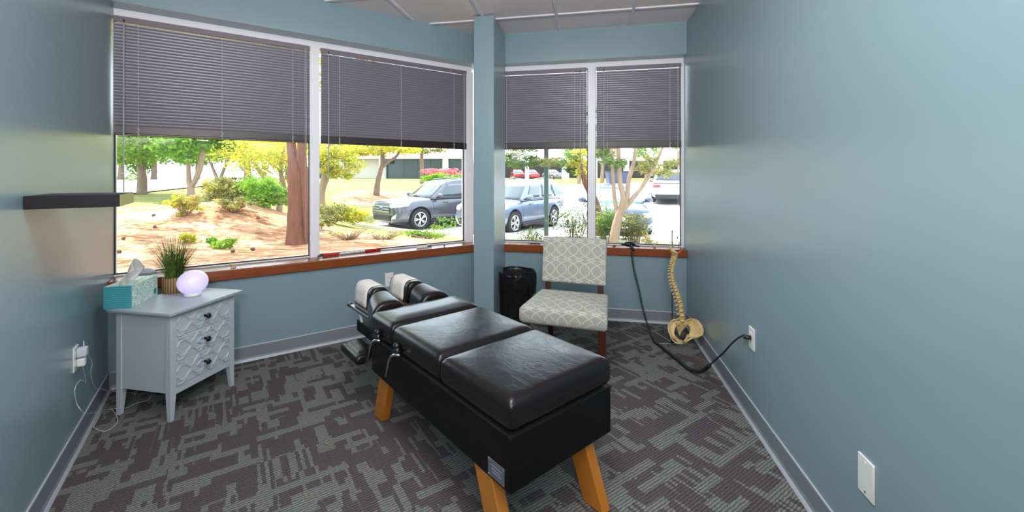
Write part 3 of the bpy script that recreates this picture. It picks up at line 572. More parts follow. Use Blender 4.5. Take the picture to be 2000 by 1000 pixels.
# ------------------------------------------------------------ white building and the cars
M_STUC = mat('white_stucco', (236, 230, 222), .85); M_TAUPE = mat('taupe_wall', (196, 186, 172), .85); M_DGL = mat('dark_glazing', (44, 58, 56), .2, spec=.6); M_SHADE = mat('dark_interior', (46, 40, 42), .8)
def bpt(px, d, z): p = at_d(px, HY, d); return Vector((p.x, p.y, z))
DB = 60.; BZ = .55
e = thing('office_building', at_d(900, HY, DB) * 1, 'long low white building with dark openings across the lot', 'building', YAW)
# local frame: x to the right across the view, y away
def bx_(px): return (px - 900) / FOC * DB
def bz_(py): return CAMH - (py - HY) / FOC * DB - CAMH
ORG[e.name] = Vector((0, 0, 0))
def bpart(name, m_, px0, px1, z0, z1, y0, y1):
    return MB().box((bx_(px0), y0, z0), (bx_(px1), y1, z1)).build(name, m_, e)
bpart('upper_fascia', M_STUC, 560, 1420, bz_(310), 7.0, -.3, 3)
bpart('ground_slab', M_STUC, 560, 1420, -3, bz_(350.5), -.6, 12)
for x0, x1 in ((655, 667), (741, 751), (865, 875), (909, 930), (972, 986), (1026, 1033), (1099, 1111), (1160, 1166), (1222, 1228), (1286, 1294), (1336, 1350)): bpart('pier', M_STUC, x0, x1, bz_(352), bz_(309), -.25, 1.2)
bpart('recess_wall', M_TAUPE, 667, 741, bz_(352), bz_(309), 1.0, 1.4)
bpart('glazing', M_DGL, 751, 865, bz_(352), bz_(309), .9, 1.0); bpart('glazing', M_DGL, 875, 909, bz_(352), bz_(309), .9, 1.0); bpart('glazing', M_DGL, 600, 655, bz_(352), bz_(309), .9, 1.0)
for x in (785, 812, 838): bpart('mullion', mat('dark_mullion', (70, 78, 76), .5), x, x + 1, bz_(352), bz_(309), .82, .92)
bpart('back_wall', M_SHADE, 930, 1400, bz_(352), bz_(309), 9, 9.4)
bpart('wall_sign', mat('dark_sign', (60, 60, 70), .5), 752, 762, bz_(319), bz_(311), -.8, -.3)

def car(name, loc, rz, label, cat, col, L=4.7, W=1.9, Ht=1.7, kind='suv', details=True, grille='bars', group=None, gl=(40, 52, 58), metal=.35, rims='silver'):
    e = thing(name, loc, label, cat, rz, group)
    M_P = mat('car_paint_%d_%d_%d' % col, col, .25, metal=metal, spec=.6, coat=.6); M_T = mat('tyre', (40, 38, 38), .85); M_G = mat('car_glass_%d' % gl[0], gl, .06, spec=.9, coat=.5)
    M_BL = mat('car_black_trim', (30, 30, 32), .5); M_LMP = mat('headlamp', (176, 186, 198), .1, spec=.9); M_RED = mat('tail_lamp', (206, 44, 38), .25); M_RIM = mat('alloy', (206, 204, 204), .3, metal=.6)
    suv = kind == 'suv'; R = .36 if suv else .33; wb = L * .575; xf = L / 2 - L * (.195); xr = xf - wb; gc = .22 if suv else .17; belt = Ht * (.635 if suv else .64)
    hood = belt - (.02 if suv else .03); nose = Ht * (.50 if suv else .47)
    # lower body: stations from tail to nose: (x, half width, z bottom, z top)
    tail = belt - (.06 if suv else -.0)
    cow = L * (.205 if suv else .19)
    st = [(-L / 2, .80, gc + .22, tail - .22), (-L / 2 + .05, .88, gc + .10, tail - .04), (-L / 2 + .25, .96, gc + .02, tail + .03), (-L * .36, .99, gc, belt + .01), (-L * .2, 1., gc, belt), (0, 1., gc, belt - .01), (cow, 1., gc, belt - .01), (L * .33, .985, gc, hood - .04), (L * .42, .965, gc, nose + (hood - nose) * .70), (L / 2 - .12, .92, gc + .02, nose + .13), (L / 2 - .03, .83, gc + .04, nose + .06), (L / 2, .78, gc + .10, nose - .02)]
    rings = []
    for x, k, zb, zt in st:
        w = W / 2 * k; h = zt - zb; half = [(w * .80, zb), (w * .96, zb + .10 * h), (w * 1.0, zb + .42 * h), (w * .985, zb + .70 * h), (w * .955, zb + .88 * h), (w * .86, zt), (w * .45, zt + .025), (0, zt + .03)]
        ring = [Vector((x, y, z)) for y, z in half] + [Vector((x, -y, z)) for y, z in half[-2::-1]]; rings.append(ring)
    mb = MB(); mb.loft(rings); body = mb.build('body', M_P, e, smooth=True)
    # wheel arches cut out of the body
    cut = MB()
    for x in (xf, xr): cut.lathe([(R * 1.17, -W), (R * 1.17, W)], c=(x, 0, R + .01), n=28, M=Matrix.Rotation(PI / 2, 4, 'X'))
    co = cut.build('cutter', M_BL); co.parent = e
    ss = body.modifiers.new('s', 'SUBSURF'); ss.levels = 2; ss.render_levels = 2
    bo = body.modifiers.new('b', 'BOOLEAN'); bo.operation = 'DIFFERENCE'; bo.object = co; bo.solver = 'EXACT'
    dg = bpy.context.evaluated_depsgraph_get(); me = bpy.data.meshes.new_from_object(body.evaluated_get(dg)); body.modifiers.clear(); body.data = me
    me.polygons.foreach_set('use_smooth', [True] * len(me.polygons)); me.set_sharp_from_angle(angle=.9)
    bpy.data.objects.remove(co)
    # underbody
    MB().box((-L / 2 + .25, -W * .40, gc - .02), (L / 2 - .25, W * .40, belt - .25)).build('underbody', M_BL, e)
    # cabin
    xA, xB = cow + .02, cow - (.72 if suv else .78); xD, xC = (-L / 2 + .16, -L / 2 + .42) if suv else (-L * .385, -L * .19)
    wb_, wt_ = W / 2 * .93, W / 2 * .70; z0 = belt - .05; z1 = Ht - .04
    def P(u, v, s, off=0.):  # side surface
        x = (xA + (xD - xA) * u) * (1 - v) + (xB + (xC - xB) * u) * v; y = (wb_ + (wt_ - wb_) * v ** 1.25)
        z = z0 + (z1 - z0) * v - .05 * v * (2 * u - 1) ** 2 * (1 if suv else 1.4); return Vector((x, s * (y + off), z + off * .3))
    rings = []
    NV = 8
    for iv in range(NV + 1):
        v = iv / NV; ring = []
        for iu in range(13): ring.append(P(iu / 12, v, 1))
        for k in range(1, 6): a = P(1, v, 1); ring.append(Vector((a.x - .10 * math.sin(PI * k / 6) * (1 - .4 * v), a.y * (1 - k / 3), a.z)))
        for iu in range(12, -1, -1): ring.append(P(iu / 12, v, -1))
        for k in range(1, 6): a = P(0, v, -1); ring.append(Vector((a.x + .16 * math.sin(PI * k / 6) * (1 - .4 * v), a.y * (1 - k / 3), a.z)))
        rings.append(ring)
    def shrink(ring, k, dz): c = sum(ring, Vector()) / len(ring); return [Vector((c.x + (p.x - c.x) * k, c.y + (p.y - c.y) * k, p.z + dz)) for p in ring]
    for k, dz in ((.94, .03), (.8, .05), (.5, .062), (.1, .066)): rings.append(shrink(rings[NV], k, dz))
    MB().loft(rings).build('cabin', M_P, e, smooth=True, angle=1.0)
    def sheet(name, f, nu, nv, m_):
        b_ = MB(); g = [[b_.bm.verts.new(f(i / nu, j / nv)) for i in range(nu + 1)] for j in range(nv + 1)]
        for j in range(nv):
            for i in range(nu): b_.face([g[j][i], g[j][i + 1], g[j + 1][i + 1], g[j + 1][i]])
        return b_.build(name, m_, e, smooth=True, solid=.006)
    def side(u0, u1, s, ub0=0., ub1=0.):
        return sheet('side_window', lambda a, b: P((u0 + ub0 * b) + ((u1 + ub1 * b) - (u0 + ub0 * b)) * a, .13 + .70 * b, s, .010), 8, 5, M_G)
    seg = ((.09, .40, -.01, -.00), (.43, .72, .0, .0), (.75, .93, .0, -.03)) if suv else ((.10, .47, 0, 0), (.50, .82, 0, 0))
    for s in (1, -1):
        for q in seg: side(q[0], q[1], s, q[2], q[3])
    def front(a, b):
        v = .06 + .84 * b; p = P(0, v, 1); y = p.y * (1 - .09) * (1 - 2 * a); return Vector((p.x + .16 * math.sin(PI * a) ** .9 * (1 - .4 * v) + .012, y, p.z + .012))
    sheet('windscreen', front, 10, 5, M_G)
    def rear(a, b):
        v = .22 + .66 * b; p = P(1, v, 1); y = p.y * (1 - .14) * (1 - 2 * a); return Vector((p.x - .10 * math.sin(PI * a) ** .9 * (1 - .4 * v) - .015, y, p.z + .012))
    sheet('rear_window', rear, 10, 5, M_G)
    # wheels
    for x in (xf, xr):
        for s in (1, -1):
            T = Matrix.Rotation(PI / 2 * (-s), 4, 'X'); y = s * (W / 2 - .24)
            t = MB(); t.lathe([(R * .66, 0), (R * .93, .0), (R, .03), (R, .19), (R * .93, .225), (R * .7, .225), (R * .66, .19)], c=(x, y, R), n=28, M=T); wh = t.build('wheel', M_T, e, smooth=True, angle=.7)
            r_ = MB(); r_.lathe([(R * .67, .10), (R * .67, .218), (R * .62, .222), (R * .60, .17), (.02, .15)], c=(x, y, R), n=28, M=T)
            for k in range(10):
                a = 2 * PI * (k // 2) / 5 + (.16 if k % 2 else -.16); a2 = 2 * PI * (k // 2) / 5 + (.05 if k % 2 else -.05)
                p0 = Vector((x + math.cos(a2) * R * .12, y + s * .212, R + math.sin(a2) * R * .12)); p1 = Vector((x + math.cos(a) * R * .62, y + s * .212, R + math.sin(a) * R * .62)); r_.tube([p0, p1], [.018, .022], 6)
            r_.lathe([(.055, .18), (.055, .225), (.02, .228)], c=(x, y, R), n=12, M=T); r_.build('rim', M_RIM, wh, smooth=True, angle=.6)
    # front end: pieces draped on the body surface
    nx = L / 2
    from mathutils.bvhtree import BVHTree
    me_ = body.data; bvh = BVHTree.FromPolygons([v.co for v in me_.vertices], [p.vertices for p in me_.polygons])
    def drape(name, corners, d, m_, par=e, off=.006, th=.012, nu=8, nv=4, side_=1):
        d = Vector(d).normalized(); b_ = MB(); g = []
        c = [Vector(q) for q in corners]
        for j in range(nv + 1):
            row = []
            for i in range(nu + 1):
                u, v = i / nu, j / nv; p = (c[0] * (1 - u) + c[1] * u) * (1 - v) + (c[3] * (1 - u) + c[2] * u) * v; o_ = p + d * 3
                h = bvh.ray_cast(o_, -d); q = h[0] if h[0] is not None else p
                row.append(b_.bm.verts.new(q + d * off))
            g.append(row)
        for j in range(nv):
            for i in range(nu): b_.face([g[j][i], g[j][i + 1], g[j + 1][i + 1], g[j + 1][i]])
        return b_.build(name, m_, par, smooth=True, solid=th)
    def fr(y0, z0, y1, z1, k=0): return [(0, y0 + k, z0), (0, y1 - k, z0), (0, y1, z1), (0, y0, z1)]
    if details:
        if grille == 'bars':
            gr = drape('grille', fr(-.60, nose - .26, .60, nose + .02, .06), (1, 0, 0), M_BL)
            mb_ = mat('satin_grey_bars', (150, 154, 160), .3, metal=.7)
            for z in (nose - .215, nose - .13, nose - .045): drape('grille_bar', fr(-.56, z - .024, .56, z + .024), (1, 0, 0), mb_, gr, .022, .016)
            h = bvh.ray_cast(Vector((5, 0, nose - .12)), Vector((-1, 0, 0)))[0]
            MB().ball((h.x + .045, 0, nose - .12), (.015, .125, .055), 16).build('emblem', mat('blue_emblem', (40, 62, 120), .3), gr, smooth=True)
            MB().ball((h.x + .040, 0, nose - .12), (.015, .138, .066), 16).build('emblem_ring', M_CHROME, gr, smooth=True)
        elif grille == 'mesh':
            drape('grille', fr(-.46, nose - .34, .46, nose + .0, .1), (1, 0, 0), M_BL)
            drape('grille_frame', fr(-.40, nose - .37, .40, nose - .33, .0), (1, 0, 0), M_CHROME, off=.02)
            h = bvh.ray_cast(Vector((5, 0, nose - .12)), Vector((-1, 0, 0)))[0]
            MB().ball((h.x + .03, 0, nose - .12), (.012, .08, .06), 16).build('emblem', M_CHROME, e, smooth=True)
        drape('lower_intake', fr(-.66, gc + .10, .66, gc + .30, .05), (1, 0, 0), M_BL)
        for s in (1, -1):
            dd_ = (1, s * .75, 0)
            drape('headlight', [(nx - .45, s * .93, nose - .03), (nx, s * .56, nose - .09), (nx, s * .54, nose + .03), (nx - .55, s * .94, nose + .11)], dd_, M_LMP, off=.008)
            drape('fog_lamp_surround', [(nx, s * .88, gc + .20), (nx, s * .66, gc + .17), (nx, s * .68, gc + .24), (nx, s * .92, gc + .36)], dd_, M_LMP, off=.008)
            for x in (cow - .52, cow - 1.5):
                h = MB(); h.box((x - .1, s * (W / 2 - .015) - .02, belt - .18), (x + .1, s * (W / 2 - .015) + .02, belt - .145)); h.build('door_handle', M_P, e, bevel=.01)
            sk = MB(); sk.box((xr + R * 1.2, s * W * .485 - .03, gc - .01), (xf - R * 1.2, s * W * .485 + .03, gc + .10)); sk.build('sill_trim', M_BL, e, bevel=.02)
            for x in (cow - .95, xr + R * 1.35, cow - .02): drape('door_seam', [(x - .005, s, gc + .15), (x + .005, s, gc + .15), (x + .005, s, belt - .08), (x - .005, s, belt - .08)], (0, s, 0), M_BL, off=.001, th=.004, nu=1, nv=8)
    for s in (1, -1):
        m2 = MB(); m2.ball((cow - .22, s * (W / 2 + .09), belt + .06), (.08, .13, .085), 14); mr_ = m2.build('door_mirror', M_P if col[0] < 180 else M_BL, e, smooth=True)
        a_ = MB(); a_.tube([(cow - .2, s * (W / 2 - .08), belt - .0), (cow - .2, s * (W / 2 + .05), belt + .02)], .03, 8); a_.build('mirror_arm', M_BL, mr_)
        drape('tail_light', [(-nx + .05, s * .94 * W / 1.9, tail - .22), (-nx, s * .52, tail - .20), (-nx, s * .50, tail - .09), (-nx - .0, s * .95 * W / 1.9, tail - .05)], (-1, s * .5, 0), M_RED, off=.008)
    if details or kind == 'suv':
        MB().box((-nx - .015, -.16, belt * .66), (-nx + .1, .16, belt * .66 + .12)).build('number_plate', M_WHITE, e, bevel=.004)
        MB().box((-nx - .0, -W * .40, gc + .02), (-nx + .2, W * .40, gc + .24)).build('rear_bumper_trim', M_BL, e, bevel=.03)
        if suv:
            for s in (1, -1): MB().tube([P(.12, 1, s) + Vector((0, -s * .05, .075)), P(.5, 1, s) + Vector((0, -s * .05, .115)), P(.9, 1, s) + Vector((0, -s * .05, .08))], .016, 6).build('roof_rail', M_STEEL, e)
    return e
def cam_rz(a): return YAW + a     # heading measured from the view's right-hand direction
# dark grey SUV, nose to the left and towards us
def carloc(px, d): p = at_d(px, HY, d); return Vector((p.x, p.y, gz(p.x, p.y)))
pe = carloc(862, 15.6); car('suv', pe, cam_rz(PI + .74), 'dark grey SUV with barred grille and oval emblem, left of the column', 'car', (84, 84, 92), 4.75, 1.93, 1.68, 'suv', True, 'bars')
pm = carloc(1006, 14.6); car('suv', pm, cam_rz(PI + .98), 'blue-grey SUV with silver wheels parked just right of the column', 'car', (112, 122, 142), 4.6, 1.84, 1.68, 'suv', True, 'mesh')
ps = carloc(1196, 13.6); car('sedan', ps, cam_rz(-PI / 2 - .14), 'pale blue-black sedan facing the rightmost window, behind the pale trunk', 'car', (66, 78, 104), 4.7, 1.82, 1.46, 'sedan', True, 'mesh', gl=(96, 124, 150))
pf = carloc(1306, 23.0); car('suv', pf, cam_rz(PI / 2 - .33), 'distant silver SUV seen from behind near the right wall', 'car', (150, 146, 150), 4.6, 1.86, 1.70, 'suv', True, 'none')
M_X = None
for px, d, a, c_, lab in ((1038, 64.5, -1.4, (190, 44, 52), 'small distant red car under the white building, next to the dark green post'), (1011, 64.5, -1.45, (170, 50, 56), 'small distant red car under the white building, nearest the column'), (1080, 64.5, -1.2, (150, 150, 156), 'distant grey car right of the red one under the building')):
    p = at_d(px, HY, d); p.z = .93; car('distant_car', p, cam_rz(a), lab, 'car', c_, 4.5, 1.8, 1.45, 'sedan', False, 'none', 'cars under the white building')
p = at_d(473, HY, 46); p.z = gz(p.x, p.y); car('distant_car', p, cam_rz(-.9), 'distant white car on the road seen through the yellow trees', 'car', (216, 216, 216), 4.5, 1.8, 1.5, 'sedan', False, 'none', metal=0)
p = at_d(1206, HY, 34); p.z = gz(p.x, p.y)
e = thing('waste_container', p, 'dark blue waste container far behind the pale trunk', 'container', YAW)
MB().hexa([(-.75, -.5, 0), (.75, -.5, 0), (.75, .5, 0), (-.75, .5, 0)], [(-.9, -.6, 1.15), (.9, -.6, 1.15), (.9, .6, 1.15), (-.9, .6, 1.15)]).build('bin_body', mat('navy_paint', (50, 60, 88), .5), e, bevel=.03)
MB().box((-.92, -.62, 1.15), (.92, .62, 1.24)).build('lid', M_BLACKP, e, bevel=.03)
# ------------------------------------------------------------ treatment table
TA = Vector((-.25, 1.38, 0)); TU = Vector((-.775, .632, 0)).normalized(); TW = Vector((TU.y, -TU.x, 0))
tb = thing('treatment_table', TA, 'long black chiropractic treatment table with wooden legs and white head papers', 'treatment table', math.atan2(TU.y, TU.x))
# local: x along the table away from the camera, -y across to the right
def rc(name, x0, x1, w0, w1, z0, z1, r, crown, parent=tb, m=M_VINYL, taper=None):
    return rcushion(x0, x1, -w1, -w0, z0, z1, r, crown, taper=taper).build(name, m, parent, smooth=True, sub=1)
TWID = .555
mb = MB(); mb.box((0, -TWID, .258), (1.185, 0, .447)); body = mb.build('body', M_BODYB, tb, bevel=.004)
MB().box((-.0015, -TWID - .0015, .4475), (1.186, .0015, .453)).build('top_seam', mat('seam_shadow_black', (8, 8, 8), .7), tb)
rc('cushion', -.004, .458, -.003, TWID + .003, .453, .582, .036, .007)
rc('cushion', .464, .918, -.003, TWID + .003, .453, .586, .038, .008)
rc('cushion', .924, 1.20, -.003, TWID + .003, .453, .590, .038, .010)
# tapered shoulder pads and head pads either side of the face gap
def barrel(name, x0, x1, c0, c1, h0, h1, zb0, zb1, zt0, zt1, e0=.02, e1=.03, pw=2.6):
    rings = []; NS = 14
    for i in range(NS + 1):
        t = i / NS; x = x0 + (x1 - x0) * (.5 - .5 * math.cos(PI * t)); d = min((x - x0) / e0 if e0 else 1, (x1 - x) / e1 if e1 else 1, 1); k = .80 + .20 * math.sqrt(max(0, 1 - (1 - d) ** 2))
        c = c0 + (c1 - c0) * t; hw = (h0 + (h1 - h0) * t) * k; zb = zb0 + (zb1 - zb0) * t; zt = zt0 + (zt1 - zt0) * t; H = (zt - zb); ring = []
        for a in range(25):
            th = PI * a / 24; cx_, sy_ = math.cos(th), math.sin(th); ring.append(Vector((x, -c - hw * math.copysign(abs(cx_) ** (2 / pw), cx_), zb + H * .25 + H * .75 * (k ** .6) * abs(sy_) ** (2 / pw))))
        ring += [Vector((x, -c + hw * .98, zb)), Vector((x, -c - hw * .98, zb))]; rings.append(ring)
    return MB().loft(rings).build(name, M_VINYL, tb, smooth=True, angle=.9)
barrel('shoulder_pad', 1.205, 1.385, .118, .135, .118, .072, .47, .49, .600, .640, .02, .02)
barrel('shoulder_pad', 1.205, 1.385, .430, .400, .118, .072, .47, .49, .600, .640, .02, .02)
for s, c in ((0, .140), (1, .385)):
    barrel('head_pad', 1.392, 1.675, c, c, .064, .064, .515, .515, .648, .648, .025, .03, 3.2)
    rings = []
    for x in (1.445, 1.50, 1.56, 1.60, 1.645):
        ring = []
        prof = [(-.072, .525)] + [(-.0665 * math.copysign(abs(math.cos(PI * a / 14)) ** .625, math.cos(PI * a / 14)), .5483 + .1022 * abs(math.sin(PI * a / 14)) ** .625) for a in range(15)] + [(.072, .525)]
        for y, z in prof: ring.append(Vector((x + random.uniform(-.001, .001), -c + y * (1 + .0), z + random.uniform(-.0008, .0008))))
        rings.append(ring)
    p_ = MB(); p_.norecalc = True; p_.loft(rings, closed=False); p_.build('head_paper', M_PAPER, tb, smooth=True, solid=.0015)
    MB().box((1.40, -(c + .055), .497), (1.67, -(c - .055), .515)).build('pad_board', mat('plywood_edge', (150, 78, 34), .5), tb)
for s, w_ in ((0, .06), (1, .46)):
    r_ = MB(); r_.box((1.20, -w_ - .012, .478), (1.685, -w_ + .012, .497)); rl = r_.build('head_rail', M_STEEL, tb, bevel=.002)
    k = MB(); k.lathe([(.008, -.03), (.016, -.026), (.017, .0), (.008, .006)], c=(1.70, -w_, .489), n=12, M=Matrix.Rotation(PI / 2, 4, 'Y')); k.build('rail_knob', M_BLACKP, rl)
mb = MB(); mb.box((1.19, -.49, .345), (1.60, -.07, .415)); mb.build('head_box', M_BODYB, tb, bevel=.004)
MB().box((1.28, -.42, .415), (1.50, -.13, .478)).build('head_lift', M_BLACKP, tb, bevel=.004)
MB().tube([(1.52, -.075, .415), (1.55, -.07, .47)], .007, 8).build('paper_hook', M_WHITE, tb)
for s, w0, w1 in ((0, -.06, .085), (1, TWID - .085, TWID + .06)):
    rc('arm_rest', 1.25, 1.53, w0, w1, .265, .335, .024, .012)
    MB().box((1.16, -(w0 + .09), .275), (1.30, -(w0 + .05), .30)).build('arm_bracket', M_STEEL, tb)
for u in (1.02, .79):
    l_ = MB(); l_.tube([(u, .012, .470), (u - .002, .028, .478), (u + .02, .040, .476), (u + .045, .044, .462), (u + .068, .045, .43), (u + .10, .045, .345)], .0065, 10); lv = l_.build('lever', M_CHROME, tb, smooth=True)
    for q, du, dz in ((.019, .045, .012), (.017, .05, .034)):
        kb = MB(); kb.lathe([(.004, 0), (q, .004), (q, .02), (.008, .03)], c=(u + du, .0, .468 + dz), n=14, M=Matrix.Rotation(-PI / 2, 4, 'X')); kb.build('lever_knob', M_BLACKP, lv, smooth=True, angle=.7)
def leg(x0, x1, xb0, xb1, w):
    mb = MB(); a, b_ = -w - .024, -w + .024
    mb.hexa([(xb0, a, 0), (xb1, a, 0), (xb1, b_, 0), (xb0, b_, 0)], [(x0, a, .30), (x1, a, .30), (x1, b_, .30), (x0, b_, .30)])
    o = mb.build('leg', M_LEGWOOD, tb, bevel=.004); return o
leg(.125, .235, .015, .115, .028); leg(.06, .17, -.055, .045, .455); leg(1.00, 1.11, 1.10, 1.20, .045); leg(1.00, 1.11, 1.10, 1.20, .455)
pl = MB(); pl.box((.030, .000, .268), (.122, .0025, .330)); plate = pl.build('name_plate', mat('aluminium_plate', (150, 152, 158), .35, metal=.8), tb, bevel=.001)
MB().box((.038, .0025, .276), (.114, .0030, .322)).build('plate_panel', mat('grey_plate_panel', (96, 104, 118), .4), plate)
# engraved lines and corner rivets of the plate
for z, a, b_ in ((.312, .045, .107), (.300, .052, .100), (.290, .045, .095)): MB().box((a, .003, z - .0013), (b_, .0034, z + .0013)).build('engraved_line', mat('plate_print', (150, 156, 166), .4), plate)
for x in (.034, .118):
    for z in (.272, .326): MB().ball((x, .0027, z), (.0018, .001, .0018), 8).build('rivet', M_CHROME, plate)

# ------------------------------------------------------------ side chair
ch = thing('side_chair', (-.122, 3.03, 0), 'armless side chair in grey fabric with cream oval lattice pattern, on walnut legs', 'chair', math.radians(-7.5))
def seat_taper(p):
    q = Vector(p); t = (p.y + .28) / .5; q.x *= 1 - .12 * t; return q
seat = rcushion(-.293, .293, -.285, .215, .335, .492, .03, .035, taper=seat_taper).build('seat', M_FAB, ch, smooth=True, sub=1, uvbox=.002)
def back_tf(p):   # built lying flat, stood up and leaned back
    q = Vector((p.x, 0, 0)); lean = math.radians(9); up = p.y; th = p.z
    q.y = .20 + up * math.sin(lean) - th * math.cos(lean); q.z = .515 + up * math.cos(lean) + th * math.sin(lean); return q
bk = rcushion(-.245, .245, 0, .345, -.035, .05, .024, .012, taper=back_tf).build('backrest', M_FAB, ch, smooth=True, sub=1, uvbox=-.02)
for x in (-.2, .2):
    mb = MB(); mb.loft([[(x - a, y - b_, z), (x + a, y - b_, z), (x + a, y + b_, z), (x - a, y + b_, z)] for y, z, a, b_ in ((.345, 0, .016, .018), (.25, .25, .02, .022), (.205, .40, .021, .024), (.215, .52, .02, .018), (.25, .66, .018, .010))]); mb.build('leg', M_DARKWOOD, ch, bevel=.002)
for x in (-.255, .255):
    mb = MB(); mb.box((x - .024, -.268, 0), (x + .024, -.22, .352), taper=1.0); mb.build('leg', M_DARKWOOD, ch, bevel=.002)
mb = MB()
for lo, hi in (((-.25, -.25, .338), (.25, -.225, .352)), ((-.24, .16, .338), (.24, .185, .35)), ((-.25, -.25, .338), (-.225, .18, .35)), ((.225, -.25, .338), (.25, .18, .35))): mb.box(lo, hi)
mb.build('seat_frame', M_DARKWOOD, ch)

# ------------------------------------------------------------ waste bin with liner
bn = thing('waste_bin', (-.635, 3.80, 0), 'black waste bin lined with a black plastic bag, behind the column', 'bin')
mb = MB(); mb.lathe([(.13, 0), (.135, .004), (.165, .43), (.168, .44), (.16, .44), (.128, .012), (.01, .01)], n=32); mb.build('bin_shell', M_BIN, bn, smooth=True, angle=.7)
mb = MB(); mb.norecalc = True; rings = []
for k, (r, z) in enumerate(((.157, .02), (.158, .25), (.160, .42), (.166, .462), (.174, .465), (.178, .44), (.180, .39), (.178, .33), (.176, .28))):
    ring = []
    for i in range(64):
        a = 2 * PI * i / 64; amp = .0 if k < 3 else (.003 if k < 5 else .006)
        rr = r + amp * (math.sin(a * 9 + k * .3) + .6 * math.sin(a * 17 + 1.3)); ring.append((rr * math.cos(a), rr * math.sin(a), z + (.012 * math.sin(a * 5) + .006 * math.sin(a * 13) if k > 6 else .003 * math.sin(a * 4))))
    rings.append(ring)
mb.loft(rings, caps=False); mb.build('bag_liner', M_BAG, bn, smooth=True)

# ------------------------------------------------------------ nightstand
NX0, NX1, NY0, NY1 = -2.572, -2.205, 1.865, 2.282
ns = thing('nightstand', (NX1, NY0, 0), 'grey-blue three-drawer nightstand with raised lattice fronts beside the left wall', 'nightstand')
W_ = NY1 - NY0; D_ = NX1 - NX0
mb = MB(); mb.hexa([(-D_ - .022, -.026, .578), (.028, -.026, .578), (.028, W_ + .026, .578), (-D_ - .022, W_ + .026, .578)], [(-D_ - .026, -.032, .590), (.034, -.032, .590), (.034, W_ + .032, .590), (-D_ - .026, W_ + .032, .590)])
mb.box((-D_ - .026, -.032, .590), (.034, W_ + .032, .600)); mb.build('top', M_STAND, ns, bevel=.002)
mb = MB(); mb.box((-D_ + .006, .006, .150), (-.004, W_ - .006, .578)); mb.build('carcass', M_STAND, ns)
for x in (-D_, -.034):
    for y in (0, W_ - .034):
        mb = MB(); ix = .010 if x < -.1 else 0; 
        x0, x1 = x, x + .034; y0, y1 = y, y + .034
        bx0, bx1 = (x0, x1 - .012) if x < -.1 else (x0 + .012, x1); by0, by1 = (y0, y1 - .012) if y < .1 else (y0 + .012, y1)
        mb.hexa([(bx0, by0, 0), (bx1, by0, 0), (bx1, by1, 0), (bx0, by1, 0)], [(x0, y0, .150), (x1, y0, .150), (x1, y1, .150), (x0, y1, .150)]); mb.box((x0, y0, .150), (x1, y1, .578)); mb.build('leg', M_STAND, ns, bevel=.0015)
MB().box((-.02, .034, .136), (-.003, W_ - .034, .172)).build('lower_rail', M_STAND, ns, bevel=.001)
DW = W_ - .074; dz0, DH = .176, .1315
FR = []
for sx in (1, -1):
    FR += [[(.0, .62), (.045, .82), (.17, .82), (.245, .50), (.33, .18), (.43, .18), (.5, .36)], [(.0, .38), (.045, .18), (.17, .18), (.245, .50), (.33, .82), (.43, .82), (.5, .64)],
           [(.0, .98), (.09, .98), (.2, .64), (.28, .64), (.375, .98)], [(.0, .02), (.09, .02), (.2, .36), (.28, .36), (.375, .02)], [(.40, .98), (.46, .80), (.5, .80)], [(.40, .02), (.46, .20), (.5, .20)], [(.36, .50), (.42, .62), (.5, .62)], [(.36, .50), (.42, .38), (.5, .38)]]
    if sx == 1: NF = len(FR)
def strip(mb, pts, w, y_x, h):
    pts = [Vector((0, p[0], p[1])) for p in pts]; n = len(pts); L_, R_ = [], []
    for i, p in enumerate(pts):
        d0 = (p - pts[i - 1]).normalized() if i else (pts[1] - p).normalized(); d1 = (pts[i + 1] - p).normalized() if i < n - 1 else d0
        t = (d0 + d1).normalized(); nn = Vector((0, -t.z, t.y)); k = 1 / max(.5, nn.dot(Vector((0, -d0.z, d0.y)))); L_.append(p + nn * w * k); R_.append(p - nn * w * k)
    rings = [[Vector((y_x, a.y, a.z)), Vector((y_x + h, (a.y * .85 + b.y * .15), (a.z * .85 + b.z * .15))), Vector((y_x + h, (b.y * .85 + a.y * .15), (b.z * .85 + a.z * .15))), Vector((y_x, b.y, b.z))] for a, b in zip(L_, R_)]
    mb.loft(rings)
for k in range(3):
    z0 = dz0 + k * (DH + .003); y0 = .037
    dr = MB().box((-.018, y0, z0), (-.001, y0 + DW, z0 + DH)).build('drawer', M_STAND, ns, bevel=.0015)
    fb = MB()
    for i, pl_ in enumerate(FR):
        hh_ = .0052 + .00022 * (i % 9) + (.0001 if i >= NF else 0)
        pts = [((p[0] if i < NF else 1 - p[0]), p[1]) for p in pl_]; strip(fb, [(y0 + .003 + p[0] * (DW - .006), z0 + .004 + p[1] * (DH - .008)) for p in pts], .0052, -.001, hh_)
    fb.build('lattice_relief', M_STAND, dr)
    kb = MB(); kb.lathe([(.007, 0), (.0055, .004), (.005, .014), (.010, .018), (.0145, .024), (.0135, .031), (.006, .035), (.001, .0355)], c=(.0, y0 + DW / 2, z0 + DH / 2), n=18, M=Matrix.Rotation(PI / 2, 4, 'Y')); kb.build('knob', M_KNOB, dr, smooth=True, angle=.8)
NZ = .600
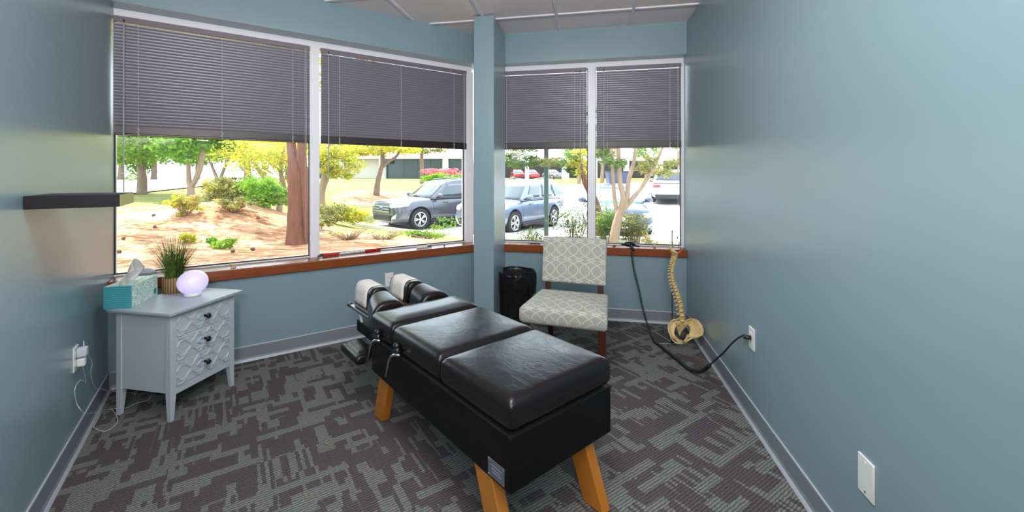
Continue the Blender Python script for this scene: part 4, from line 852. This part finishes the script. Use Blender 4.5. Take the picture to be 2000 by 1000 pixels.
# tissue box, long side towards the room
def tissue_mat():
    g = G('teal_tissue_carton', .5, .4); o = g.tc.outputs['Object']; X, Y, Z = g.xyz(o)
    n = g.noise(o, 22, 3); wv = g.math('SINE', g.math('ADD', g.math('MULTIPLY', Z, 520), g.math('MULTIPLY', g.math('SINE', g.math('MULTIPLY', Y, 70)), 1.2)))
    end = g.mix(g.math('ADD', g.math('MULTIPLY', wv, .3), .4), (52, 140, 152), (92, 176, 180))
    vo = g.t.nodes.new('ShaderNodeTexVoronoi'); vo.feature = 'DISTANCE_TO_EDGE'; vo.inputs['Scale'].default_value = 42; g.t.links.new(o, vo.inputs['Vector'])
    fl = g.mix(g.math('LESS_THAN', vo.outputs['Distance'], .07), g.mix(n, (120, 196, 196), (206, 226, 200)), (232, 240, 226))
    isend = g.math('LESS_THAN', X, .004); g.color(g.mix(isend, fl, end)); return g.m
b0 = Vector((-2.474, 1.871, NZ)); dv = Vector((-.113, .237, 0)).normalized()
tx = thing('tissue_box', b0, 'teal tissue box with a white tissue pulled up, overhanging the nightstand corner', 'tissue box', math.atan2(dv.y, dv.x))
bm_ = MB(); Lb, Wb, Hb = .262, .130, .125; bm_.box((0, 0, .0005), (Lb, Wb, Hb)); bm_.build('carton', tissue_mat(), tx, bevel=.0015)
sl = MB(); sl.prism([(Lb / 2 + .085 * math.cos(a * PI / 12), Wb / 2 + .022 * math.sin(a * PI / 12)) for a in range(24)], Hb, Hb + .0006); sl.build('slot', mat('slot_film', (206, 224, 222), .4), tx)
lb = MB(); lb.lathe([(.016, 0), (.016, .0008), (.001, .0009)], c=(Lb - .03, -.0001, .035), n=20, M=Matrix.Rotation(PI / 2, 4, 'X'), sx=.8, sy=1.1); lb.build('round_label', mat('green_oval_label', (30, 150, 104), .4), tx)
ts = MB(); ts.norecalc = True; rings = []
for j in range(9):
    v = j / 8; ring = []
    for i in range(15):
        u = i / 14 * 2 - 1; wd = .05 + .055 * math.sin(v * PI * .8); ring.append((Lb / 2 - .06 + .10 * v + u * wd * 1.25, Wb / 2 + .018 * math.sin(u * 3.1 + v * 2) * (1 - .3 * v) + u * .03 * v, Hb - .004 + .118 * v * (1 - .42 * u * u * v) + .008 * math.sin(u * 5 + 1)))
    rings.append(ring)
ts.loft(rings, closed=False); ts.build('tissue', M_PAPER, tx, smooth=True, solid=.001)
# wicker pot of grass
pp = at_pl(328, 574, (1, 0, 0), -2.43); gp = Vector((-2.43, pp.y, NZ)); gp = at_z(327, 575, NZ)
gp = Vector((gp.x, gp.y, NZ)) + FW * .055
def wicker():
    g = G('woven_seagrass', .8, .2); o = g.tc.outputs['Object']; X, Y, Z = g.xyz(o); a = g.math('ARCTAN2', Y, X)
    s_ = g.math('MULTIPLY', g.math('SINE', g.math('ADD', g.math('MULTIPLY', a, 26), g.math('MULTIPLY', g.math('FLOOR', g.math('MULTIPLY', Z, 140)), PI))), g.math('SINE', g.math('MULTIPLY', Z, 140 * PI)))
    g.color(g.mix(g.math('ADD', g.math('MULTIPLY', s_, .5), .5), (104, 78, 48), (190, 158, 108))); g.bump(s_, .8, .004); return g.m
pt = thing('potted_grass', gp, 'tall green grass plant in a woven basket pot on the nightstand', 'plant')
mb = MB(); mb.lathe([(.056, 0), (.061, .003), (.063, .094), (.060, .098), (.055, .094), (.055, .07), (.01, .068)], n=28); mb.build('basket_pot', wicker(), pt, smooth=True, angle=.8)
gb = MB(); gb.norecalc = True
rs = random.Random(3)
for i in range(420):
    a = rs.uniform(0, 2 * PI); r0 = .04 * rs.random() ** .5; lean = (.02 + .125 * rs.random() ** 1.4); h = rs.uniform(.17, .315) * (1 - lean * .8); a2 = a + rs.gauss(0, .6); w_ = rs.uniform(.0013, .0026); ln = []; p0 = Vector((r0 * math.cos(a), r0 * math.sin(a), .07))
    sd = Vector((-math.sin(a2 + .7), math.cos(a2 + .7), 0)); prev = None
    for k in range(5):
        t = k / 4; p = p0 + Vector((math.cos(a2) * lean * t ** 1.7, math.sin(a2) * lean * t ** 1.7, h * t)); q = w_ * (1 - .85 * t) ; cur = (gb.bm.verts.new(p - sd * q), gb.bm.verts.new(p + sd * q))
        if prev: gb.face([prev[0], prev[1], cur[1], cur[0]])
        prev = cur
gb.build('grass_blades', mat('grass_blade_green', (62, 96, 36), .5, var=(40, (120, 144, 62), .4, .7), trans=.25), pt)
sb = MB(); sb.tube([(.01, -.02, .08), (.012, -.024, .20), (.014, -.026, .30)], .0018, 5)
for i in range(5): sb.ball((.014 + .003 * (i % 2), -.026, .262 + i * .012), (.006, .006, .006), 8)
# glowing diffuser
dp = at_z(368, 581, NZ) + FW * .035
df = thing('aroma_diffuser', dp, 'glowing lavender egg-shaped lamp on a white base, on the nightstand', 'lamp')
mb = MB(); mb.lathe([(.036, 0), (.043, .002), (.046, .012), (.044, .018), (.01, .02)], n=32); mb.build('base', M_WHITE, df, smooth=True, angle=.7)
mb = MB(); mb.ball((0, 0, .084), (.080, .080, .073), 36, Matrix.Rotation(-.10, 4, Vector((FW.x, FW.y, 0)))); mb.build('globe', mat('lavender_glow', (214, 204, 228), .3, emit=((206, 192, 246), .36)), df, smooth=True)
# small white device behind the tissues, on the sill
wp = A(.17, .065, .675); wd_ = thing('white_speaker', wp, 'small round white device on the sill behind the tissue box', 'device', PI / 4)
mb = MB(); mb.ball((0, 0, .026), (.05, .038, .026), 24); mb.build('shell', M_WHITE2, wd_, smooth=True); MB().lathe([(.03, 0), (.03, .004), (.01, .004)], n=20).build('foot', M_WHITE2, wd_)

# ------------------------------------------------------------ shelf on the left wall
sh = MB(); sp0 = Vector((-1.983, 1.136, 0)); dirn = Vector((S2, S2, 0)); bk_ = Vector((-S2, S2, 0))
M_ = Matrix.Translation(sp0) @ rotz(PI / 4)
e = thing('wall_shelf', Vector((-1.983, 1.136, 1.211)), 'short thick black floating shelf on the left wall', 'shelf', PI / 4)
MB().box((-.0, 0, 0), (.258, .305, .048)).build('shelf_board', M_SHELF, e, bevel=.0015)
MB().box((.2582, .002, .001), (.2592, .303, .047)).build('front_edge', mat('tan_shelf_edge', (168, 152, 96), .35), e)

# ------------------------------------------------------------ wall plates
NLV = Vector((-S2, -S2, 0))
def plate(name, M, label, cat, w=.072, h=.117, outlets=True, grp=None, kind_='duplex'):
    e = thing(name, M.to_translation(), label, cat, M.to_euler().z, grp)
    # local x along the wall, -y into the room
    p_ = MB().box((-w / 2, -.006, -h / 2), (w / 2, 0, h / 2)).build('plate', M_WHITE, e, bevel=.002)
    if kind_ == 'duplex':
        for dz in (-.021, .021):
            f = MB(); f.box((-.0165, -.0085, dz - .0145), (.0165, -.006, dz + .0145)); fo = f.build('socket', M_WHITE, e, bevel=.003)
            for lo, hi in (((-.008, -.0092, dz - .002), (-.006, -.0084, dz + .008)), ((.0055, -.0092, dz - .001), (.0075, -.0084, dz + .007)), ((-.002, -.0092, dz - .011), (.002, -.0084, dz - .007))): MB().box(lo, hi).build('slot', M_BLACKP, fo)
    elif kind_ == 'decora':
        MB().box((-.0165, -.0085, -.033), (.0165, -.006, .033)).build('insert', M_WHITE, e, bevel=.0015)
        for dz in (-.02,):
            for lo, hi in (((-.008, -.0092, dz - .002), (-.006, -.0084, dz + .008)), ((.0055, -.0092, dz - .001), (.0075, -.0084, dz + .007)), ((-.002, -.0092, dz - .011), (.002, -.0084, dz - .007))): MB().box(lo, hi).build('slot', M_BLACKP, e)
    elif kind_ == 'blank':
        MB().lathe([(.0035, 0), (.0035, .0015), (.001, .002)], c=(0, -.006, -.047), n=12, M=Matrix.Rotation(PI / 2, 4, 'X')).build('screw', M_STEEL, e)
        MB().lathe([(.0035, 0), (.0035, .0015), (.001, .002)], c=(0, -.006, .047), n=12, M=Matrix.Rotation(PI / 2, 4, 'X')).build('screw', M_WHITE, e)
    return e
pA = at_pl(760, 546, (-S2, S2, 0), Vector((-S2, S2, 0)).dot(OA)); plate('wall_outlet', Matrix.Translation(pA) @ rotz(PI / 4), 'white outlet under the left windows, above the table head', 'outlet')
pR = at_pl(1469.5, 661, (1, 0, 0), XR); plate('wall_outlet', Matrix.Translation(pR) @ rotz(-PI / 2), 'white outlet on the right wall with a black cord plugged in', 'outlet', kind_='decora')
pB = at_pl(1694, 933, (1, 0, 0), XR); plate('wall_plate', Matrix.Translation(pB) @ rotz(-PI / 2), 'blank white cover plate low on the right wall, nearest the camera', 'wall plate', .076, .122, kind_='blank')
cL = NLV.dot(Vector((.052, -.9, 0)))
pL = at_pl(146, 700, NLV, cL); plate('wall_outlet', Matrix.Translation(pL) @ rotz(PI * .75), 'white outlet on the left wall holding two white adapters', 'outlet')
RL = rotz(PI * .75)
def adapter(dz, lab, m_, w, h, d, label_panel):
    e = thing('power_adapter', pL + Vector((0, 0, dz)), lab, 'power adapter', PI * .75)
    MB().box((-w / 2, -.009 - d, -h / 2), (w / 2, -.0095, h / 2)).build('housing', m_, e, bevel=.006, bseg=3)
    if label_panel: MB().box((w / 2 - .0002, -.004 - d * .85, -h * .32), (w / 2 + .0004, -.004 - d * .25, h * .32)).build('label_panel', mat('grey_label', (196, 196, 200), .5), e)
    return e
adapter(.026, 'upper boxy white power adapter on the left wall outlet', M_WHITE2, .040, .044, .036, False)
adapter(-.022, 'lower smaller white power adapter on the left wall outlet', M_WHITE, .034, .038, .030, True)
def smooth_path(P, n=6):
    P = [Vector(p) for p in P]; out = []
    for i in range(len(P) - 1):
        a = P[max(i - 1, 0)]; b = P[i]; c = P[i + 1]; d = P[min(i + 2, len(P) - 1)]
        for k in range(n): u = k / n; out.append(.5 * ((2 * b) + (c - a) * u + (2 * a - 5 * b + 4 * c - d) * u * u + (3 * b - a - 3 * c + d) * u ** 3))
    out.append(P[-1]); return out
def clampL(P):
    out = []
    for p in P:
        lim = cL - (.026 if p.z < .125 else .006); k = NLV.dot(p) - lim; out.append(p - NLV * k if k > 0 else p)
    return out
def onL(x, y, off=.012): return at_pl(x, y, NLV, cL - off)
R_ = rotz(PI * .75)
def LL(x, y, z): return pL + (R_ @ Vector((x, y, z)))
c1 = [LL(0, -.03, .048), LL(0.006, -.03, .068), LL(.016, -.028, .074), LL(.026, -.028, .06), LL(.030, -.025, .02), onL(170, 690, .03), onL(180, 709, .03), onL(177, 728, .02), onL(184, 754, .012), onL(193, 760, .014), at_z(202, 770, .01), at_z(209, 762, .005), at_z(204, 758, .005), at_z(203, 765, .005), at_z(222, 764, .005), at_z(262, 768, .004), at_z(262, 772, .004)]
o = MB().tube(clampL(smooth_path(c1)), .0016, 6).build('charger_cable', M_CORD, smooth=True); tag(o, 'thin white cord from the upper adapter running behind the nightstand', 'cord')
c2 = [LL(.0, -.03, -.042), LL(.004, -.028, -.055), onL(168, 747, .02), onL(158, 742, .015), onL(146, 760, .012), onL(150, 788, .012), onL(161, 805, .03), at_z(163, 814, .02), at_z(174, 822, .004), at_z(180, 833, .004), at_z(206, 842, .004), at_z(230, 823, .004), at_z(220, 801, .004), at_z(213, 800, .004), at_z(225, 798, .004), at_z(245, 797, .004), at_z(268, 787, .004), at_z(288, 782, .004), at_z(296, 772, .004)]
o = MB().tube(clampL(smooth_path(c2)), .0016, 6).build('charger_cable', M_CORD, smooth=True); tag(o, 'white cord from the lower adapter looping over the carpet under the nightstand', 'cord')

# ------------------------------------------------------------ things on the sills
SZ = .676
def a_sill(x, y): return at_z(x, y, SZ)
p = a_sill(456, 522); e = thing('gold_figurine', p, 'tiny gold figurine lying on the left sill near the plant', 'figurine', .9)
mb = MB(); mb.ball((0, 0, .009), (.016, .007, .007), 12); mb.tube([(-.012, 0, .01), (-.020, 0, .026)], [.004, .003], 6); mb.ball((-.022, 0, .028), (.006, .004, .004), 8); M_GOLD = mat('gold_yellow', (206, 172, 84), .35, metal=.3); mb.build('figure_body', M_GOLD, e, smooth=True)
for x in (-.010, .010):
    for y in (-.004, .004): MB().tube([(x, y, .008), (x * 1.5, y * 1.6, 0)], [.003, .002], 6).build('leg', M_GOLD, e)
p0, p1 = a_sill(620, 503), a_sill(743, 489); dd = (p1 - p0); L0 = dd.length; ang = math.atan2(dd.y, dd.x)
e = thing('massage_stick', p0 + Vector((0, 0, .012)), 'white massage roller stick with two red grips, lying on the left sill', 'massage stick', ang)
def cylx(x0, x1, r, n=12): return MB().tube([(x0, 0, 0), (x0 + .001, 0, 0), (x1 - .001, 0, 0), (x1, 0, 0)], [r * .8, r, r, r * .8], n)
M_RED = mat('red_grip', (196, 30, 28), .4)
cylx(0, L0 * .08, .005).build('tip', M_BLACKP, e); cylx(L0 * .08, L0 * .32, .0115).build('grip', M_RED, e); cylx(L0 * .74, L0, .0115).build('grip', M_RED, e)
for k in range(5): cylx(L0 * (.33 + k * .082), L0 * (.33 + (k + 1) * .082) - .002, .009).build('roller', M_WHITE, e)
p0, p1 = a_sill(814, 485.5), a_sill(843, 482); dd = p1 - p0
e = thing('white_tube', p0 + Vector((0, 0, .0085)), 'small white tube with a dark cap on the left sill, near the column', 'tube', math.atan2(dd.y, dd.x))
cylx(0, dd.length * .7, .0085).build('tube_body', M_WHITE, e); cylx(dd.length * .7, dd.length, .007).build('cap', M_BLACKP, e)
p = a_sill(868, 481.5); o = MB().ball((0, 0, .008), (.009, .009, .008), 12).build('brown_bead', mat('brown_bead', (120, 80, 60), .4), smooth=True); o.location = p; tag(o, 'small round brown bead on the left sill, closest to the column', 'bead')
p0, p1 = a_sill(1030, 476), a_sill(1053, 477); dd = p1 - p0
e = thing('pen', p0 + Vector((0, 0, .006)), 'black pen-like tool on the right sill, just left of the chair back', 'pen', math.atan2(dd.y, dd.x)); cylx(0, .03, .003).build('pen_tip', M_BLACKP, e); cylx(.03, .13, .006).build('barrel', mat('navy_black', (24, 26, 38), .35), e)
p = a_sill(1201, 481); e = thing('red_clip', p, 'small black and red clip on the right sill, beside the chair back', 'clip'); MB().box((-.012, -.008, 0), (.008, .008, .012)).build('clip_body', M_BLACKP, e, bevel=.003); MB().ball((-.016, 0, .007), (.007, .006, .007), 10).build('clip_end', M_RED, e, smooth=True)
p = a_sill(1310, 483); e = thing('bird_figurine', Vector((.62, 4.07, SZ)), 'tiny clear and yellow trinket on the right sill, left of the spine pole', 'figurine'); MB().ball((0, 0, .013), (.014, .010, .013), 12).build('trinket_body', mat('pale_yellow_resin', (214, 206, 150), .3), e, smooth=True); MB().ball((.0, 0, .032), (.008, .008, .009), 10).build('trinket_top', mat('pale_grey_resin', (206, 206, 200), .3), e, smooth=True)
# massager with coiled cord
hx = Vector((.392, 4.0, SZ))
e = thing('handheld_massager', hx + Vector((0, 0, .0)), 'black handheld adjusting tool on the right sill with its cord hanging down', 'massager', math.radians(8))
mb = MB(); mb.ball((0, .01, .030), (.052, .032, .026), 20); mb.build('tool_body', M_BLACKP, e, smooth=True)
mb = MB(); mb.tube([(-.03, .01, .028), (-.075, .02, .026)], [.014, .009], 12); mb.build('nozzle', M_BLACKP, e, smooth=True)
mb = MB(); mb.tube([(.03, 0, .02), (.085, -.01, .012)], [.010, .007], 10); mb.build('trigger_arm', M_RUBBER, e, smooth=True)
mb = MB(); mb.tube([(.0, -.02, .018), (.004, -.08, .010), (.006, -.115, -.005)], [.013, .012, .010], 10); mb.build('cord_grip', M_RUBBER, e, smooth=True)
PA_, PB_ = Vector((.392, 3.93, 0)), Vector((.881, 2.477, 0)); hn = (PB_ - PA_).cross(Vector((0, 0, 1))).normalized(); hc = hn.dot(PB_)
def onH(x, y): return at_pl(x, y, hn, hc)
coil = [Vector((.400, 3.905, .675)), onH(1233.8, 491), onH(1237.6, 520), onH(1243, 545), onH(1248.8, 568), onH(1254, 595), onH(1261, 622), onH(1265, 634)]
low = [onH(1265, 634), onH(1276, 664), onH(1290, 690)]
cp = smooth_path(coil, 60); N = len(cp); pts = []
turns = 64; up = (cp[-1] - cp[0]).normalized(); s1 = up.cross(Vector((0, 1, 0))).normalized(); s2 = up.cross(s1)
clen = [0]
for i in range(1, N): clen.append(clen[-1] + (cp[i] - cp[i - 1]).length)
NT = turns * 10
for k in range(NT + 1):
    s_ = k / NT * clen[-1]; j = min(range(N), key=lambda q: abs(clen[q] - s_)) if k % 10 == 0 or True else 0
    a = 2 * PI * turns * k / NT; rr = .0082 * min(1, 12 * (k / NT), 12 * (1 - k / NT) + .3); pts.append(cp[j] + s1 * math.cos(a) * rr + s2 * math.sin(a) * rr)
cord = thing('coiled_cord', Vector((0, 0, 0)), 'black cord, coiled above and smooth below, sagging from the sill to the right outlet', 'cord')
MB().tube(pts, .0028, 5).build('coil', M_RUBBER, cord, smooth=True)
zc = lambda v: Vector((v.x, v.y, max(v.z, .014)))
lowp = [onH(1265, 634), zc(onH(1276, 664)), zc(onH(1290, 690)), zc(onH(1308, 710)), zc(onH(1325, 726)), zc(onH(1345, 731)), zc(onH(1368, 726)), zc(onH(1386, 713))]
lp = smooth_path(lowp, 6); MB().tube(lp, [.0085 + .004 * min(1, i / 14) for i in range(len(lp))], 10).build('sleeve', M_RUBBER, cord, smooth=True)
thin = [zc(onH(1384, 715)), onH(1398, 702), onH(1412, 690), onH(1428, 672), onH(1442, 660), onH(1455, 654.5), Vector((XR - .028, 2.478, .457))]
MB().tube(smooth_path(thin, 6), .0052, 8).build('plug_lead', M_RUBBER, cord, smooth=True)
pg = MB(); pg.tube([(XR - .045, 2.482, .456), (XR - .030, 2.479, .4575), (XR - .0095, 2.477, .458)], [.007, .011, .013], 12); pg.build('plug', M_BLACKP, cord, smooth=True)

# ------------------------------------------------------------ spine model on its stand
YS = 3.46
def S(zx, zy, y=YS): p = at_pl(1180 + zx / 3.125, 440 + zy / 3.125, (0, 1, 0), y); return p
b0 = S(415, 600, YS + .06); base = Vector((b0.x, YS + .06, 0))
sp = thing('spine_model', base, 'cream plastic human spine and pelvis model hanging on a metal stand by the right wall', 'anatomical model')
def part(mb, name, m_, par=sp, **k): return mb.build(name, m_, par, world=True, **k)
top = S(422, 30, YS + .06)
part(MB().tube([(base.x, base.y, .01), (base.x, base.y, top.z)], .0045, 10), 'pole', M_STEEL, smooth=True)
part(MB().lathe([(.006, .0), (.012, .0), (.012, .1), (.009, .105), (.006, .105)], c=(base.x, base.y, .005), n=14), 'pole_socket', M_STEEL, smooth=True, angle=.6)
r1 = [at_z(1278, 655, .006), at_z(1300, 656, .006), Vector((base.x, base.y, .006)), at_z(1350, 640, .006)]
for pr in ((at_z(1278, 648, .007), Vector((base.x, base.y, .007)), at_z(1316, 655, .007)), (at_z(1285, 671, .006), at_z(1310, 671.5, .006), at_z(1352, 672.5, .006)), (Vector((base.x, base.y, .006)), at_z(1325, 660, .006), at_z(1340, 671, .006))):
    part(MB().tube(list(pr), .0045, 8), 'base_rod', M_CHROME)
ar = MB(); tp_ = Vector((base.x, base.y, top.z - .015)); hk = S(447, 75, YS); ar.tube([tp_, Vector((hk.x, base.y, tp_.z + .004)), Vector((hk.x, YS, tp_.z - .004)), Vector((hk.x, YS, tp_.z - .02))], .003, 8); part(ar, 'hanger_arm', M_STEEL)
cl = MB(); cl.tube([Vector((hk.x, YS, tp_.z - .018)), Vector((hk.x + .004, YS, tp_.z - .04)), S(452, 120, YS), S(455, 160, YS)], .0016, 6); cl.ball((hk.x + .002, YS, tp_.z - .035), (.006, .004, .008), 8); part(cl, 'hanger_cord', M_BLACKP)
# occiput cup
oc = S(425, 152, YS); q = MB(); q.norecalc = True; rings = []
for j in range(7):
    a = PI / 2 * j / 6.0; ring = []
    for i in range(20): t = 2 * PI * i / 20; ring.append(Matrix.Rotation(.75, 4, 'Y') @ Vector((.042 * math.cos(t) * max(math.sin(a), .02), .036 * math.sin(t) * max(math.sin(a), .02), -.030 * math.cos(a))))
    rings.append([oc + Vector((.004, 0, .004)) + p for p in ring])
q.loft(rings, caps=False); part(q, 'occiput', M_BONE, smooth=True, solid=.004)
# the column of vertebrae
spine_px = [(446, 172), (440, 185), (436, 200), (430, 218), (424, 238), (418, 262), (415, 290), (417, 320), (424, 350), (434, 382), (446, 414), (456, 444), (464, 474), (470, 504), (474, 534), (476, 562), (478, 588)]
path = smooth_path([S(*p) for p in spine_px], 12); ln = [0]
for i in range(1, len(path)): ln.append(ln[-1] + (path[i] - path[i - 1]).length)
hs = [.010] * 7 + [.0150 + .0009 * i for i in range(12)] + [.030, .031, .032, .033, .034]; tot = sum(hs); acc = 0
for i, h in enumerate(hs):
    s0 = (acc + h * .5) / tot * ln[-1]; acc += h; j = min(range(len(ln)), key=lambda k: abs(ln[k] - s0)); c = path[j]; t = (path[max(j - 2, 0)] - path[min(j + 2, len(path) - 1)]).normalized()
    hh = h / tot * ln[-1]; k = i / 23; r = .0125 + .0145 * k ** 1.15
    Z_ = t; X_ = Vector((1, 0, 0)); Y_ = Z_.cross(X_).normalized(); X_ = Y_.cross(Z_); M = Matrix((X_, Y_, Z_)).transposed().to_4x4(); M = Matrix.Translation(c) @ M @ rotz(.95)
    vb = MB(); H_ = hh * .40
    vb.loft([[M @ Vector((r * q_ * math.cos(2 * PI * a / 16), r * .8 * q_ * math.sin(2 * PI * a / 16), z)) for a in range(16)] for q_, z in ((.55, -H_), (1, -H_ * .95), (1, -H_ * .7), (.80, -H_ * .3), (.78, H_ * .3), (1, H_ * .7), (1, H_ * .95), (.55, H_))])
    tl = .010 + .010 * min(1, k * 1.3)
    for s_ in (1, -1): vb.tube([M @ Vector((s_ * r * .5, r * .6, 0)), M @ Vector((s_ * (r * .6 + tl * .6), r * .9, .002)), M @ Vector((s_ * (r * .6 + tl), r * 1.1, -.001))], [.0062, .0055, .0045], 6)
    vb.tube([M @ Vector((0, r * .6, 0)), M @ Vector((0, r * 1.2, -hh * .2)), M @ Vector((0, r * 1.2 + .018, -hh * (.35 + .5 * (1 - abs(2 * k - 1)))))], [.0085, .007, .005], 6)
    v_ = part(vb, 'vertebra', M_BONE, smooth=True, angle=.9)
    dm = M @ Vector((0, 0, -hh * .5)); dk = MB(); dk.loft([[M @ Vector((r * .84 * math.cos(2 * PI * a / 14), r * .66 * math.sin(2 * PI * a / 14), -hh * .5 + z)) for a in range(14)] for z in (-hh * .12, hh * .12)]); part(dk, 'disc', M_DISC, v_)
nv = MB(); nv.tube([S(440, 172, YS + .008), S(468, 160, YS + .004), S(472, 152, YS)], [.005, .004, .003], 6); part(nv, 'nerve', M_NERVE)
# sacrum and coccyx
sc_ = MB(); rings = []
for zx, zy, wx_, dy in ((478, 585, .052, 0), (474, 602, .050, .008), (468, 622, .036, .022), (464, 640, .022, .032), (461, 655, .012, .034), (460, 668, .004, .026)):
    c = S(zx, zy, YS + dy); rings.append([c + Vector((wx_ * math.cos(2 * PI * a / 14), .014 * math.sin(2 * PI * a / 14), 0)) for a in range(14)])
sc_.loft(rings); part(sc_, 'sacrum', M_BONE, smooth=True)
def hip(outer, inner, dy_o, dy_i, nm):
    o_ = smooth_path([S(x, y, YS + d) for (x, y), d in zip(outer, dy_o)], 4); i_ = smooth_path([S(x, y, YS + d) for (x, y), d in zip(inner, dy_i)], 4)
    n = min(len(o_), len(i_)); q = MB(); q.norecalc = True; rings = []
    for j in range(6):
        u = j / 5; rings.append([o_[k].lerp(i_[k], u) + Vector((0, .016 * math.sin(PI * u), 0)) for k in range(n)])
    q.loft(rings, closed=False); hb = part(q, nm, M_BONE, smooth=True, solid=.008)
    part(MB().tube(o_, .0055, 8), 'crest_rim', M_BONE, hb, smooth=True); return hb
hip([(452, 584), (432, 574), (408, 588), (393, 615), (394, 645), (405, 672), (408, 690)], [(455, 604), (444, 608), (436, 622), (430, 640), (428, 658), (434, 675), (440, 690)], [.02, .02, .015, -.01, -.03, -.045, -.05], [.015, .01, .0, -.01, -.015, -.025, -.035], 'hip_bone')
hip([(500, 582), (530, 572), (562, 578), (590, 605), (602, 638), (598, 668), (560, 686)], [(500, 604), (514, 612), (522, 624), (524, 640), (520, 656), (514, 672), (508, 688)], [.02, .01, -.02, -.05, -.07, -.07, -.06], [.015, .01, .0, -.01, -.02, -.03, -.045], 'hip_bone')
for seg, rr in ((((410, 672), (428, 690), (452, 706), (482, 714)), .007), (((434, 676), (448, 694), (466, 706), (484, 712)), .006), (((512, 668), (504, 688), (496, 702), (486, 712)), .008), (((560, 684), (536, 688), (514, 700), (496, 714)), .008), (((412, 690), (430, 712), (460, 718), (482, 716)), .006)):
    part(MB().tube(smooth_path([S(x, y, YS - .04) for x, y in seg], 4), rr, 8), 'pubic_ramus', M_BONE, smooth=True)
part(MB().ball(S(484, 712, YS - .042), (.010, .008, .010), 12), 'pubic_joint', M_DISC, smooth=True)
